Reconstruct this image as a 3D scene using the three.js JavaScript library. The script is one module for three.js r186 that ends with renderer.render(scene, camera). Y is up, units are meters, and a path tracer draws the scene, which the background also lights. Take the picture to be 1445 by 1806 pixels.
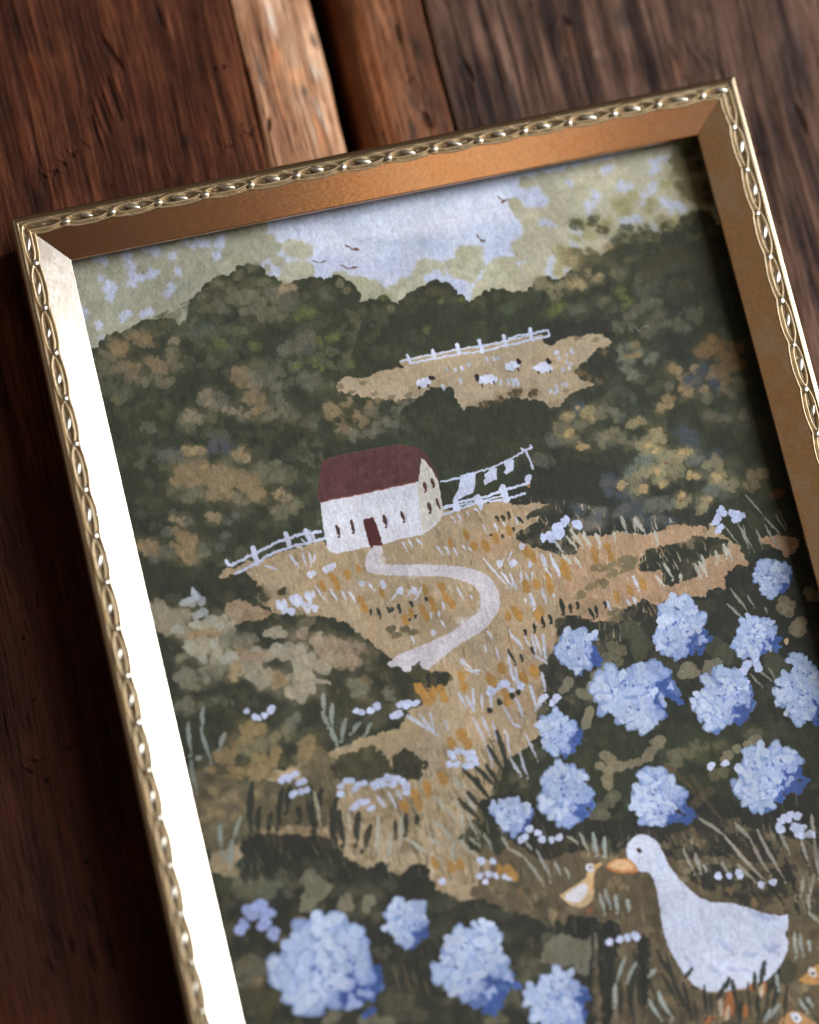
import * as THREE from 'three';
import { mergeGeometries } from 'three/addons/utils/BufferGeometryUtils.js';

// ---------------------------------------------------------------- camera, light, exposure
const MM = 0.001;
const scene = new THREE.Scene();
const camera = new THREE.PerspectiveCamera(16.457, 819 / 1024, 0.05, 30);
camera.position.set(-43.323 * MM, (672.421 + 12.9) * MM, 208.253 * MM);
camera.rotation.set(0.21113 - Math.PI / 2, -0.14032, -0.20833);
camera.focus = 0.702;
camera.userData.fStop = 4.4;
scene.add(camera);

const renderer = new THREE.WebGLRenderer({ antialias: true });
renderer.setSize(819, 1024);
renderer.toneMapping = THREE.LinearToneMapping;
renderer.toneMappingExposure = 1;
renderer.shadowMap.enabled = true;

scene.background = new THREE.Color().setRGB(0.095, 0.068, 0.052);   // dim room around the table
function windowOrFillLight(name, w, h, pos, target, intensity, r, g, b) {
  const l = new THREE.RectAreaLight(new THREE.Color().setRGB(r, g, b), intensity, w, h);
  l.name = name; l.position.set(...pos); l.lookAt(...target); scene.add(l);
  return l;
}
// the tall window to the right of the table, and overhead fill panels added for the bevels
windowOrFillLight('window_light', 0.5, 1.3, [1.0, 0.7, -0.045], [0.07, 0.25, 0.0], 13, 0.94, 0.98, 1.06);
windowOrFillLight('added_ceiling_fill', 0.11, 0.6, [0.365, 1.5, 0.62], [0.365, 0, 0.6201], 2.7, 1.0, 0.96, 0.9);
windowOrFillLight('added_ceiling_fill', 0.5, 0.6, [0.67, 1.5, 0.62], [0.67, 0, 0.6201], 0.26, 1.0, 0.97, 0.92);
windowOrFillLight('added_ceiling_fill', 0.7, 1.1, [-0.72, 1.5, -0.45], [-0.72, 0, -0.4499], 0.3, 1.0, 0.96, 0.9);

// ---------------------------------------------------------------- helpers
function rng(seed) { let s = seed >>> 0; return () => { s = (s + 0x6d2b79f5) >>> 0; let t = Math.imul(s ^ (s >>> 15), 1 | s); t = (t + Math.imul(t ^ (t >>> 7), 61 | t)) ^ t; return ((t ^ (t >>> 14)) >>> 0) / 4294967296; }; }
function hash(x, y, s) { let h = Math.imul(x, 374761393) + Math.imul(y, 668265263) + Math.imul(s, 2246822519); h = Math.imul(h ^ (h >>> 13), 1274126177); return ((h ^ (h >>> 16)) >>> 0) / 4294967296; }
function noise(x, y, s) {
  const ix = Math.floor(x), iy = Math.floor(y), fx = x - ix, fy = y - iy, u = fx * fx * (3 - 2 * fx), v = fy * fy * (3 - 2 * fy);
  const a = hash(ix, iy, s), b = hash(ix + 1, iy, s), c = hash(ix, iy + 1, s), d = hash(ix + 1, iy + 1, s);
  return a + (b - a) * u + (c - a) * v + (a - b - c + d) * u * v;
}
function fbm(x, y, s, n = 4) { let t = 0, a = 0.5, k = 0; for (let i = 0; i < n; i++) { t += a * noise(x, y, s + i * 17); k += a; a *= 0.5; x *= 2.03; y *= 2.03; } return t / k; }
const clamp = (x, a = 0, b = 1) => Math.min(b, Math.max(a, x)), mix = (a, b, t) => a + (b - a) * t, sstep = (a, b, x) => { const t = clamp((x - a) / (b - a)); return t * t * (3 - 2 * t); };
function dataTex(w, h, fill, srgb) {
  const d = new Uint8Array(w * h * 4), px = [0, 0, 0];
  for (let j = 0; j < h; j++) for (let i = 0; i < w; i++) { fill(i, j, px); const o = (j * w + i) * 4; d[o] = clamp(px[0], 0, 255); d[o + 1] = clamp(px[1], 0, 255); d[o + 2] = clamp(px[2], 0, 255); d[o + 3] = 255; }
  const t = new THREE.DataTexture(d, w, h); t.magFilter = THREE.LinearFilter; t.minFilter = THREE.LinearFilter;
  t.wrapS = t.wrapT = THREE.MirroredRepeatWrapping; if (srgb) t.colorSpace = THREE.SRGBColorSpace; t.needsUpdate = true;
  return t;
}
function shade(o) { o.traverse((c) => { if (c.isMesh) { c.castShadow = true; c.receiveShadow = true; } }); return o; }
function obj(name, geo, mat, parent) { const m = new THREE.Mesh(geo, mat); m.name = name; parent.add(m); return m; }

// ---------------------------------------------------------------- the old wooden table top
const table = new THREE.Group(); table.name = 'table_top'; scene.add(table);
table.userData = { kind: 'structure', label: 'worn dark brown plank table top under the framed picture' };
const PX = 8;                                        // texture pixels per mm
// marks: [kind, x, z, length, width, turn] in mm on the table; dent = dark hollow, ridge = proud fibre with its highlight painted in, stain, pale, nick
const MARKS = {
  left: [['dent', 18.2, -45.4, 9, 1.5, 0.36], ['ridge', 12.8, -33, 11, 0.9, 0.1], ['dent', 13.9, -32, 9, 0.8, 0.1], ['ridge', 15.2, -36, 14, 0.8, 0.12], ['dent', 16.6, -36, 12, 1.0, 0.1], ['ridge', 18, -37, 12, 0.7, 0.12], ['dent', 11.4, -30, 7, 0.6, 0.05], ['ridge', 12.2, -28.4, 9, 1.0, 0.06], ['dent', 29.6, -51, 6, 1.0, 0.1], ['pale', 31, -49, 8, 1.2, 0.0],
    ['stain', 6.4, -49.6, 5, 1.8, 0.1], ['stain', 20, -25, 5, 4, 0], ['stain', 29, -24, 4, 2.4, 0], ['warm', 1.5, -45, 9, 4, 0.1], ['warm', -4, -30, 20, 2, 0], ['warm', 32, -26, 8, 3, 0.2], ['dent', 38, -38, 1, 1, 0], ['dent', 40, -38, 1, 1, 0], ['pale', 24.5, -18, 4, 1.2, 0.1], ['stain', -3, -17, 6, 3, 0],
    ['warm', -12.8, 118, 12, 3.6, 0.02], ['warm', -14.5, 116, 8, 0.7, 0], ['warm', -21, 100, 14, 1.2, 0], ['warm', -27, 92, 8, 4, 0.3], ['pale', -33, 105, 18, 3, 0.05], ['warm', -25, 108, 9, 2, 0.1], ['warm', -23, 118, 12, 1.6, 0.1], ['dark', -28, 131, 4, 1.6, 0], ['dark', -31, 128, 5, 1.2, 0.2], ['dark', -25, 134, 8, 1.8, 0.1], ['dark', -21, 133, 10, 2.2, 0], ['dark', -33, 134, 5, 1.2, 0.3], ['dark', -22, 126, 14, 1.2, 0], ['warm', -19, 126, 12, 1.4, 0], ['dark', -24, 125, 6, 1.0, 0.2],
    ['nick', -1.7, -22.6, 6.8, -26.8, 9], ['nick', 34.5, -20.4, 43.6, -25, 10], ['nick', -31, 96, -25, 92.5, 5], ['nick', -22, 93, -12, 91, 6]],
  strip: [['stain', 47, -36, 9, 1.6, 0], ['dent', 46.2, -24, 4, 1.3, -0.2], ['pale', 46.4, -27, 4, 1, -0.1], ['pale', 58, -38, 12, 3.2, 0], ['white', 58.4, -33.5, 6, 3, 0.2], ['white', 57.2, -24, 9, 1.3, 0.1], ['white', 52, -46, 10, 2.4, 0], ['white', 55, -20, 6, 0.8, 0], ['dark', 47.5, -30, 12, 0.5, 0.04], ['dark', 53, -30, 8, 0.4, 0], ['warm', 51, -38, 7, 3, 0], ['pale', 57.6, -24, 12, 2, 0.1], ['pale', 51, -46, 22, 3, 0], ['warm', 54, -33, 6, 5, 0], ['warm', 49.4, -28, 18, 1.1, 0.03], ['dark', 49.2, -25, 16, 0.5, 0.05], ['dark', 48.6, -40, 14, 0.5, 0], ['dark', 59.6, -40, 5, 2.2, 0], ['warm', 56, -20, 10, 2, 0], ['stain', 55, -29.5, 3, 1.6, 0], ['pale', 53, -52, 16, 4, 0]],
  rounded: [['dent', 78.1, -18.6, 4.6, 2.0, 0.25], ['stain', 76.4, -23, 7, 1.4, 0.2], ['dent', 76.7, -38, 5, 1.2, 0.05], ['pale', 74.3, -41, 12, 1.6, 0.1], ['warm', 70, -28, 40, 5, 0], ['warm', 82, -26, 18, 2.2, 0], ['stain', 75, -17, 6, 2, 0], ['stain', 80, -34, 6, 2, 0]],
  right: [['dent', 89.2, -27.2, 6.6, 1.5, 0.2], ['warm', 112, -29, 9, 5, 0.2], ['dent', 111.8, -33.8, 2.6, 1.4, 0.6], ['pale', 109.4, -32.6, 4, 1.4, -0.4], ['pale', 115.8, -25.4, 2.4, 1.4, -0.3], ['stain', 124, -32.3, 7, 4.6, 0], ['dent', 154.6, -3.6, 8, 2.0, 0.15], ['dark', 136, -21, 14, 0.9, 0.3], ['dark', 138.5, -20, 10, 0.8, 0.35], ['dark', 132, -23, 8, 0.8, 0.2], ['dark', 140.5, -18, 9, 0.8, 0.2], ['dark', 134, -14, 9, 0.9, 0.2], ['warm', 132.4, -19, 4, 3, 0], ['stain', 126, -17, 6, 1.6, 0], ['dark', 95, -36, 40, 1.2, 0.02], ['dark', 99, -30, 34, 1.0, 0.02], ['dark', 103, -28, 40, 1.5, 0.03], ['dark', 92, -22, 20, 0.8, 0], ['stain', 97, -18, 16, 2, 0], ['pale', 101, -32, 24, 0.8, 0.02], ['pale', 97, -30, 30, 0.8, 0.02], ['nick', 142, 2.4, 145.4, 1, 5], ['stain', 157, -16, 20, 6, 0], ['dent', 110, -9, 2, 0.8, 1]],
};
function woodMaps(key, x0, x1, z0, z1, seed, tones, opt) {
  const w = Math.min(2048, Math.round((x1 - x0) * PX)), h = Math.min(2048, Math.round((z1 - z0) * PX)), marks = MARKS[key] ?? [];
  const height = new Float32Array(w * h), col = new Float32Array(w * h * 3), tmp = [0, 0, 0];
  for (let j = 0; j < h; j++) for (let i = 0; i < w; i++) {
    const x = x0 + (i + 0.5) / w * (x1 - x0), z = z0 + (j + 0.5) / h * (z1 - z0);
    const wx = x + 3.2 * (fbm(x * 0.05, z * 0.013, seed + 5, 3) - 0.5) * opt.wave;
    const a = fbm(wx * 0.22, z * 0.011, seed, 3), b = fbm(wx * 0.9, z * 0.034, seed + 31, 4), c = noise(wx * 3.6, z * 0.1, seed + 57), f = noise(wx * 7, z * 0.5, seed + 71), g = fbm(x * 0.14, z * 0.09, seed + 91, 4);
    let t = clamp(0.5 + (a - 0.5) * 0.9 + (b - 0.5) * 1.1 * opt.contrast + (c - 0.5) * 0.26 + (f - 0.5) * 0.24);
    t = clamp(t + (g - 0.5) * 0.75);
    if (opt.paintedShade) t *= 1 - 0.62 * sstep(-12, 95, z + 50 * (fbm(x * 0.03, z * 0.018, seed + 121, 3) - 0.5));  // shade beside the frame, painted into the plank colour
    const pore = sstep(0.74, 0.92, noise(wx * 5.2, z * 0.22, seed + 113)) * 0.8, k = t * 2;
    for (let q = 0; q < 3; q++) tmp[q] = (k < 1 ? mix(tones[0][q], tones[1][q], k) : mix(tones[1][q], tones[2][q], k - 1)) * (1 - pore * 0.45);
    let hh = 0.5 + (c - 0.5) * 0.2 + (f - 0.5) * 0.12 + (b - 0.5) * 0.4 + (g - 0.5) * 0.3 - pore * 0.2;
    const o = j * w + i; height[o] = hh; col[o * 3] = tmp[0]; col[o * 3 + 1] = tmp[1]; col[o * 3 + 2] = tmp[2];
  }
  const rnd = rng(seed + 3);
  const spot = (cx, cz, L, W, turn, fn) => {
    const ca = Math.cos(turn), sa = Math.sin(turn), R = Math.max(L, W) * 0.9 + 1;
    for (let j = Math.max(0, Math.floor((cz - R - z0) / (z1 - z0) * h)); j < Math.min(h, (cz + R - z0) / (z1 - z0) * h); j++) for (let i = Math.max(0, Math.floor((cx - R - x0) / (x1 - x0) * w)); i < Math.min(w, (cx + R - x0) / (x1 - x0) * w); i++) {
      const x = x0 + (i + 0.5) / w * (x1 - x0) - cx, z = z0 + (j + 0.5) / h * (z1 - z0) - cz;
      const across = (x * ca - z * sa) / (W / 2), along = (x * sa + z * ca) / (L / 2), n = 0.5 * (fbm((x + cx) * 1.1, (z + cz) * 0.3, seed + 201, 3) - 0.5);
      const d = Math.sqrt(across * across + along * along) + n;
      if (d < 1.5) fn(j * w + i, d, across);
    }
  };
  const tint = (o, k, r, g, b) => { col[o * 3] *= mix(1, r, k); col[o * 3 + 1] *= mix(1, g, k); col[o * 3 + 2] *= mix(1, b, k); };
  if (key !== 'far') for (let k = 0; k < (x1 - x0) * 1.6; k++) {      // everyday wear: fine scratches, pits, rubbed fibres
    const x = mix(x0, x1, rnd()), z = mix(-66, 165, rnd()), r = rnd(), L = 0.5 + 5 * rnd() ** 3, turn = (rnd() - 0.5) * (r < 0.3 ? 2.4 : 0.3);
    if (r < 0.5) spot(x, z, L + 0.8, 0.22 + 0.3 * rnd(), turn, (o, q) => { const m = 1 - sstep(0.2, 1.1, q); height[o] -= m * 0.4; tint(o, m, 0.42, 0.4, 0.42); });
    else if (r < 0.8) spot(x, z, L + 1, 0.25 + 0.3 * rnd(), turn, (o, q) => { const m = 1 - sstep(0.1, 1.1, q); height[o] += m * 0.25; tint(o, m, 1.7, 1.65, 1.6); });
    else spot(x, z, 0.5 + 2.2 * rnd(), 0.4 + 0.7 * rnd(), turn, (o, q) => { const m = 1 - sstep(0.3, 1.1, q); height[o] -= m * 0.7; tint(o, m, 0.35, 0.33, 0.36); });
  }
  for (const [kind, a, b, c, d, e] of marks) {
    if (kind === 'dent') spot(a, b, c, d, e, (o, q) => { const k = 1 - sstep(0.35, 1.15, q); height[o] -= k * 0.9; tint(o, k, 0.35, 0.32, 0.32); });
    if (kind === 'ridge') spot(a, b, c, d, e, (o, q) => { const k = 1 - sstep(0.1, 1.2, q); height[o] += k * 0.7; tint(o, k, 2.5, 2.3, 2.2); });
    if (kind === 'stain') spot(a, b, c, d, e, (o, q) => tint(o, 1 - sstep(0.3, 1.3, q), 0.45, 0.5, 0.62));
    if (kind === 'dark') spot(a, b, c, d, e, (o, q) => { const k = 1 - sstep(0.2, 1.2, q); height[o] -= k * 0.2; tint(o, k, 0.3, 0.28, 0.28); });
    if (kind === 'pale') spot(a, b, c, d, e, (o, q) => { const k = 1 - sstep(0.2, 1.3, q); height[o] += k * 0.18; tint(o, k, 1.55, 1.7, 1.9); });
    if (kind === 'white') spot(a, b, c, d, e, (o, q) => { const k = 0.75 * (1 - sstep(0.0, 1.3, q)); for (const n of [0, 1, 2]) col[o * 3 + n] = mix(col[o * 3 + n], [0.6, 0.46, 0.33][n], k); });
    if (kind === 'warm') spot(a, b, c, d, e, (o, q) => tint(o, 1 - sstep(0.0, 1.4, q), 1.45, 1.22, 1.02));
    if (kind === 'nick') for (let n = 0; n < e; n++) {            // a ragged scratch of little torn fibres
      const t = (n + rnd()) / e, x = mix(a, c, t) + (rnd() - 0.5) * 0.8, z = mix(b, d, t) + (rnd() - 0.5) * 1.1, big = rnd() ** 2;
      spot(x, z, 0.9 + 3 * big, 0.4 + 0.5 * big, 0.3 * (rnd() - 0.3), (o, q) => { const k = 1 - sstep(0.2, 1.1, q); height[o] += k * 0.4; tint(o, k, 1.6, 1.6, 1.6); });
      spot(x + 0.35, z + 0.7, 0.8 + 1.6 * big, 0.4 + 0.7 * big, 0.8 * rnd(), (o, q) => { const k = 1 - sstep(0.2, 1.1, q); height[o] -= k * 0.5; tint(o, k, 0.4, 0.38, 0.4); });
    }
  }
  const enc = (v) => 255 * Math.pow(clamp(v), 1 / 2.2);
  const color = dataTex(w, h, (i, j, p) => { const o = (j * w + i) * 3; p[0] = enc(col[o]); p[1] = enc(col[o + 1]); p[2] = enc(col[o + 2]); }, true);
  const bump = dataTex(w, h, (i, j, p) => { p[0] = p[1] = p[2] = 255 * clamp(height[j * w + i] * 0.5 + 0.15); });
  const rough = dataTex(w >> 2, h >> 2, (i, j, p) => { const x = x0 + i / (w >> 2) * (x1 - x0), z = z0 + j / (h >> 2) * (z1 - z0); p[0] = p[2] = 0; p[1] = 255 * clamp(opt.rough + 0.28 * (fbm(x * 0.3, z * 0.05, seed + 301, 3) - 0.5)); });
  return { color, bump, rough };
}
// a plank with worn, rounded long edges; lo / hi = edge radius at its left and right side
function plankGeometry(x0, x1, z0, z1, lo, hi, seed, tx, tz, wear, sink = 0) {
  const nx = 44, nz = 240, pos = [], uv = [], idx = [], thick = 22;
  const prof = [];
  prof.push([x0, -thick]);
  for (let i = 0; i <= nx; i++) {
    const t = i / nx, x = x0 + (x1 - x0) * (0.5 - 0.5 * Math.cos(Math.PI * t));
    let y = 0;
    if (x - x0 < lo) y -= lo * 0.8 * (1 - Math.sqrt(1 - (1 - (x - x0) / lo) ** 2));
    if (x1 - x < hi) y -= hi * 0.8 * (1 - Math.sqrt(1 - (1 - (x1 - x) / hi) ** 2));
    prof.push([x, y]);
  }
  prof.push([x1, -thick]);
  const n = prof.length;
  for (let j = 0; j <= nz; j++) for (let i = 0; i < n; i++) {
    const z = z0 + (z1 - z0) * j / nz, [px, py] = prof[i], edge = Math.min(px - x0, x1 - px), rim = Math.max(0, 1 - edge / 3);
    const x = px + wear * rim * (fbm(z * 0.06, px > (x0 + x1) / 2 ? 9.3 : 2.1, seed, 3) - 0.5) * 2.4;
    const y = py - sink + (py > -thick ? 0.5 * (fbm(px * 0.08, z * 0.02, seed + 7, 2) - 0.5) - wear * rim * 0.8 * Math.max(0, noise(z * 0.12, 4.4, seed + 8) - 0.45) : 0);
    pos.push(x * MM, y * MM, z * MM); uv.push((px - tx[0]) / (tx[1] - tx[0]), (z - tz[0]) / (tz[1] - tz[0]));
  }
  for (let j = 0; j < nz; j++) for (let i = 0; i < n - 1; i++) { const a = j * n + i, b = a + 1, c = a + n, d = c + 1; idx.push(a, c, b, b, c, d); }
  const g = new THREE.BufferGeometry();
  g.setAttribute('position', new THREE.Float32BufferAttribute(pos, 3)); g.setAttribute('uv', new THREE.Float32BufferAttribute(uv, 2)); g.setIndex(idx); g.computeVertexNormals();
  return g;
}
function plank(key, x0, x1, lo, hi, seed, tones, opt, label) {
  const tz = [-72, 172], tx = key === 'far' ? [x0, x0 + 100] : [Math.max(x0, -72), Math.min(x1, 176)];
  const m = woodMaps(key, tx[0], tx[1], tz[0], tz[1], seed, tones, opt);
  const mat = new THREE.MeshPhysicalMaterial({ map: m.color, bumpMap: m.bump, bumpScale: 0.002, roughnessMap: m.rough, roughness: 1, specularIntensity: opt.spec ?? 0.5, clearcoat: opt.coat ?? 0, clearcoatRoughness: 0.42 });
  const p = obj('plank', plankGeometry(x0, x1, -300, 360, lo, hi, seed, tx, tz, opt.wear, opt.sink ?? 0), mat, table);
  if (label) p.userData.label = label;
}
const DARK = [[0.022, 0.006, 0.003], [0.07, 0.019, 0.008], [0.16, 0.05, 0.019]], PALE = [[0.2, 0.075, 0.03], [0.45, 0.21, 0.095], [0.66, 0.41, 0.24]];
const RUST = [[0.07, 0.023, 0.008], [0.2, 0.07, 0.024], [0.33, 0.14, 0.06]], GREY = [[0.02, 0.009, 0.006], [0.082, 0.038, 0.022], [0.19, 0.1, 0.062]];
plank('far', -260, -72.6, 2, 2, 71, DARK, { wave: 1, contrast: 1, rough: 0.55, wear: 0.3, spec: 0.4 });
plank('left', -72, 44.0, 2, 0.6, 11, DARK, { wave: 1, contrast: 1, rough: 0.72, wear: 0.12, spec: 0.12, paintedShade: 1 });
plank('strip', 44.5, 60.9, 0.5, 3.2, 23, PALE, { wave: 0.6, contrast: 0.8, rough: 0.5, wear: 0.5, spec: 0.5 }, 'narrow pale plank with a worn chipped edge');
plank('rounded', 65.4, 83.2, 8, 0.7, 37, RUST, { wave: 0.8, contrast: 0.8, rough: 0.5, wear: 0.3, spec: 0.3 }, 'orange brown plank with one rounded edge');
plank('right', 83.7, 250, 0.8, 2, 53, GREY, { wave: 1.3, contrast: 1.4, rough: 0.6, wear: 0.15, spec: 0.22 }, 'grey brown plank with dark knots and streaks');
plank('far', 250.8, 420, 2, 2, 77, GREY, { wave: 1, contrast: 1, rough: 0.55, wear: 0.3, spec: 0.5 });

const addedSlab = obj('added_dark_slab', new THREE.BoxGeometry(0.69, 0.012, 0.66), new THREE.MeshStandardMaterial({ color: new THREE.Color().setRGB(0.02, 0.012, 0.008), roughness: 0.95 }), table);  // dark slab added underneath so the plank gaps stay black
addedSlab.position.set(0.08, -0.0282, 0.03);

// ---------------------------------------------------------------- the frame
const FW = 129.4, FL = 179, H0 = 12.9;               // opening, and height of the opening's edge above the table
const frame = new THREE.Group(); frame.name = 'picture_frame'; scene.add(frame);
frame.userData = { label: 'gilt metal picture frame with beaded border holding a painted farmhouse landscape', category: 'picture frame' };
const GOLD = { color: new THREE.Color().setRGB(0.52, 0.36, 0.18), metalness: 1 };
const goldMat = new THREE.MeshStandardMaterial({ ...GOLD, roughness: 0.3 });
const rimMat = new THREE.MeshPhysicalMaterial({ color: new THREE.Color().setRGB(0.46, 0.35, 0.21), metalness: 1, roughness: 0.24, clearcoat: 0.6, clearcoatRoughness: 0.2 });
const beadMat = new THREE.MeshStandardMaterial({ color: new THREE.Color().setRGB(0.68, 0.63, 0.52), metalness: 1, roughness: 0.32 });
const bandMat = new THREE.MeshStandardMaterial({ color: new THREE.Color(1, 1, 1), vertexColors: true, metalness: 1, roughness: 0.52 });
const baseMat = new THREE.MeshStandardMaterial({ color: new THREE.Color().setRGB(0.16, 0.09, 0.04), metalness: 0.6, roughness: 0.5 });
const peel = dataTex(1024, 256, (i, j, p) => { p[0] = p[1] = p[2] = 255 * (0.5 + 0.7 * (fbm(i * 0.16, j * 0.16, 901, 3) - 0.5)); });
peel.wrapS = peel.wrapT = THREE.RepeatWrapping;
// sheet(points, L): a mitred strip that follows a profile of [s, y] (s = out from the opening, mm) along a rail whose opening side is L long
function sheet(prof, L, nt, o = {}) {
  const pos = [], uv = [], idx = [], cols = [], n = prof.length, gap = o.gap ?? 0;
  for (let j = 0; j <= nt; j++) for (let i = 0; i < n; i++) {
    const [s, y0] = prof[i], t = mix(-s + gap, L + s - gap, j / nt), r = o.relief ? o.relief(t, s) : 0;
    pos.push(t * MM, (y0 + r) * MM, -(s + (o.shift ? o.shift(t, s) : 0)) * MM); uv.push((t + 12) / (L + 24), i / (n - 1));
    if (o.color) cols.push(...o.color(t, s, r));
  }
  for (let j = 0; j < nt; j++) for (let i = 0; i < n - 1; i++) { const a = j * n + i, b = a + 1, c = a + n, d = c + 1; idx.push(a, c, b, b, c, d); }
  const g = new THREE.BufferGeometry();
  g.setAttribute('position', new THREE.Float32BufferAttribute(pos, 3)); g.setAttribute('uv', new THREE.Float32BufferAttribute(uv, 2));
  if (o.color) g.setAttribute('color', new THREE.Float32BufferAttribute(cols, 3));
  g.setIndex(idx); g.computeVertexNormals();
  return g;
}
function facets(prof, L, nt) { const parts = []; for (let i = 0; i + 1 < prof.length; i++) parts.push(sheet([prof[i], prof[i + 1]], L, nt)); return mergeGeometries(parts); }
const PER = 9.4, S0 = 6.05, S1 = 9.1;
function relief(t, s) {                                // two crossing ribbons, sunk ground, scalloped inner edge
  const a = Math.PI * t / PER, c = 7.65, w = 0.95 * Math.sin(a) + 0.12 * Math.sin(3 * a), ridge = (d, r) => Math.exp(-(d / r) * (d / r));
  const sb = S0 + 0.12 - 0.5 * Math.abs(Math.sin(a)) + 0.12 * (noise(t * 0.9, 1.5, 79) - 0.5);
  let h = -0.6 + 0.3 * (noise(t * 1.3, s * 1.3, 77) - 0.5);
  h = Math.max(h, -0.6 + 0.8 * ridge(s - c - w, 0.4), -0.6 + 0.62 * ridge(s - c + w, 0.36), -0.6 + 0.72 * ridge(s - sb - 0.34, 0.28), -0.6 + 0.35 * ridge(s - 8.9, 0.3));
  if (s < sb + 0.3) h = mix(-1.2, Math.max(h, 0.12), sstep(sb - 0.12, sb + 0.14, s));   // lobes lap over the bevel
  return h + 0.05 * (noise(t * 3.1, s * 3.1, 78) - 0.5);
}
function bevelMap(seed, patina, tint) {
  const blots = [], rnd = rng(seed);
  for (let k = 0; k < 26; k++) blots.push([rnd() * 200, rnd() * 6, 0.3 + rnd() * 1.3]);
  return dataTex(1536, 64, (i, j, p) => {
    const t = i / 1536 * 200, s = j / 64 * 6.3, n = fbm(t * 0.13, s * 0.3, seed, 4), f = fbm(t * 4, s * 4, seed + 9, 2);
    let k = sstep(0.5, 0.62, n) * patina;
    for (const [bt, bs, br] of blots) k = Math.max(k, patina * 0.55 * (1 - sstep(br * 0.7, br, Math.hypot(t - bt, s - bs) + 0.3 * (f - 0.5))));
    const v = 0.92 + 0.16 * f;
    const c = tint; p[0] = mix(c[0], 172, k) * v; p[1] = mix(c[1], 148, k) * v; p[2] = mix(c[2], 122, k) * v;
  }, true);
}
const beadGeo = new THREE.SphereGeometry(0.74 * MM, 18, 12), leafGeo = new THREE.SphereGeometry(1 * MM, 20, 12);
leafGeo.scale(1.75, 0.5, 0.6);
function moulding(L, pos, turn, seed, patina, tint) {
  const m = obj('moulding', facets([[2.8, -H0 + 0.3], [2.8, -1.3], [0.25, -1.3], [0.06, -1.1], [0.0, -0.85], [0.02, -0.2], [0.2, -0.12], [6.0, 2.0], [6.0, 1.1], [9.1, 1.1], [9.4, 1.0], [10.0, 1.0], [10.0, -0.6], [9.0, -3.2], [8.2, -H0]], L, 24), baseMat, frame);
  m.position.set(pos[0] * MM, H0 * MM, pos[1] * MM); m.rotation.y = turn;
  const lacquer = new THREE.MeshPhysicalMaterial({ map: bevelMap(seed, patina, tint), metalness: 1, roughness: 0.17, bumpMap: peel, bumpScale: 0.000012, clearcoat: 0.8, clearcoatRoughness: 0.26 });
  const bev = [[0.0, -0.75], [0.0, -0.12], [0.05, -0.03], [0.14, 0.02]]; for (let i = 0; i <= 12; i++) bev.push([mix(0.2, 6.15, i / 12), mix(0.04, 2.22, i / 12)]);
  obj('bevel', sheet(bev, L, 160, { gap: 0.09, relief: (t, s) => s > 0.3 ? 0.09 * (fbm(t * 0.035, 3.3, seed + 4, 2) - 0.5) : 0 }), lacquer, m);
  const prof = []; for (let i = 0; i <= 34; i++) { const q = mix(S0 - 0.66, S1, i / 34); prof.push([q, Math.min(2.22, 2.22 - 0.36 * (S0 - q)) + 0.02]); }
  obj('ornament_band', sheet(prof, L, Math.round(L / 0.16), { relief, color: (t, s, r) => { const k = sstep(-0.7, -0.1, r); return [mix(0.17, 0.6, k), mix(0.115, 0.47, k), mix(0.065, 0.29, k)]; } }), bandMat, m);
  const rim = [[9.0, 2.44], [9.2, 2.43], [9.36, 2.41]]; for (let i = 1; i <= 12; i++) { const a = Math.PI / 2 * (1 - i / 12); rim.push([9.36 + 0.82 * Math.cos(a), 1.61 + 0.8 * Math.sin(a)]); } rim.push([10.16, 0.8], [10.02, -0.7]);
  const nicked = (t) => 0.08 * (fbm(t * 0.2, 8.8, seed + 6, 2) - 0.5) - 0.12 * Math.max(0, noise(t * 0.5, 3.1, seed + 16) - 0.8);
  obj('rim', mergeGeometries([sheet([[9.0, 1.5], [9.0, 2.44]], L, 200, { shift: nicked }), sheet(rim, L, 200, { shift: nicked })]), rimMat, m);
  const rnd = rng(seed + 50), count = Math.floor((L + 13) / PER), k0 = -Math.floor(6.5 / PER + 0.2);
  for (let k = 0; k < count; k++) {
    const t = (k + k0 + 0.5) * PER + 2, b = obj('bead', beadGeo, beadMat, m), r = rnd();
    b.position.set((t - 2) * MM - 0.0043, (1.84 + 0.2 * rnd()) * MM, -(7.15 + 0.25 * rnd()) * MM); b.rotation.y = -0.25 + 0.2 * r; b.scale.set(1.05 + 0.35 * rnd(), 0.85, 0.9 + 0.2 * r);
    const l = obj('leaf_ridge', leafGeo, beadMat, m);
    l.position.set((t - 2 + 0.5 * (rnd() - 0.5)) * MM, (1.84 + 0.14 * rnd()) * MM, -(7.75 + 0.3 * (rnd() - 0.5)) * MM); l.rotation.set(0, -0.32 + 0.16 * (rnd() - 0.5), 0.05 * (rnd() - 0.5)); l.scale.set(0.75 + 0.4 * rnd(), 0.8 + 0.3 * rnd(), 0.75 + 0.4 * rnd());
  }
  return m;
}
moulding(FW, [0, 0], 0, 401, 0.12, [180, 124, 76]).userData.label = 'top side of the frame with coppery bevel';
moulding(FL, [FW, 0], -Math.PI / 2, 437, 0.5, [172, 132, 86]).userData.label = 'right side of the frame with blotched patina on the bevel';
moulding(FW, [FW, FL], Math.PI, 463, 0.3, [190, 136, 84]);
moulding(FL, [0, FL], Math.PI / 2, 487, 0.3, [216, 204, 186]).userData.label = 'left side of the frame with window glare painted into the bevel tint';  // paler tint than the other rails: window reflection painted in
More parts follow.
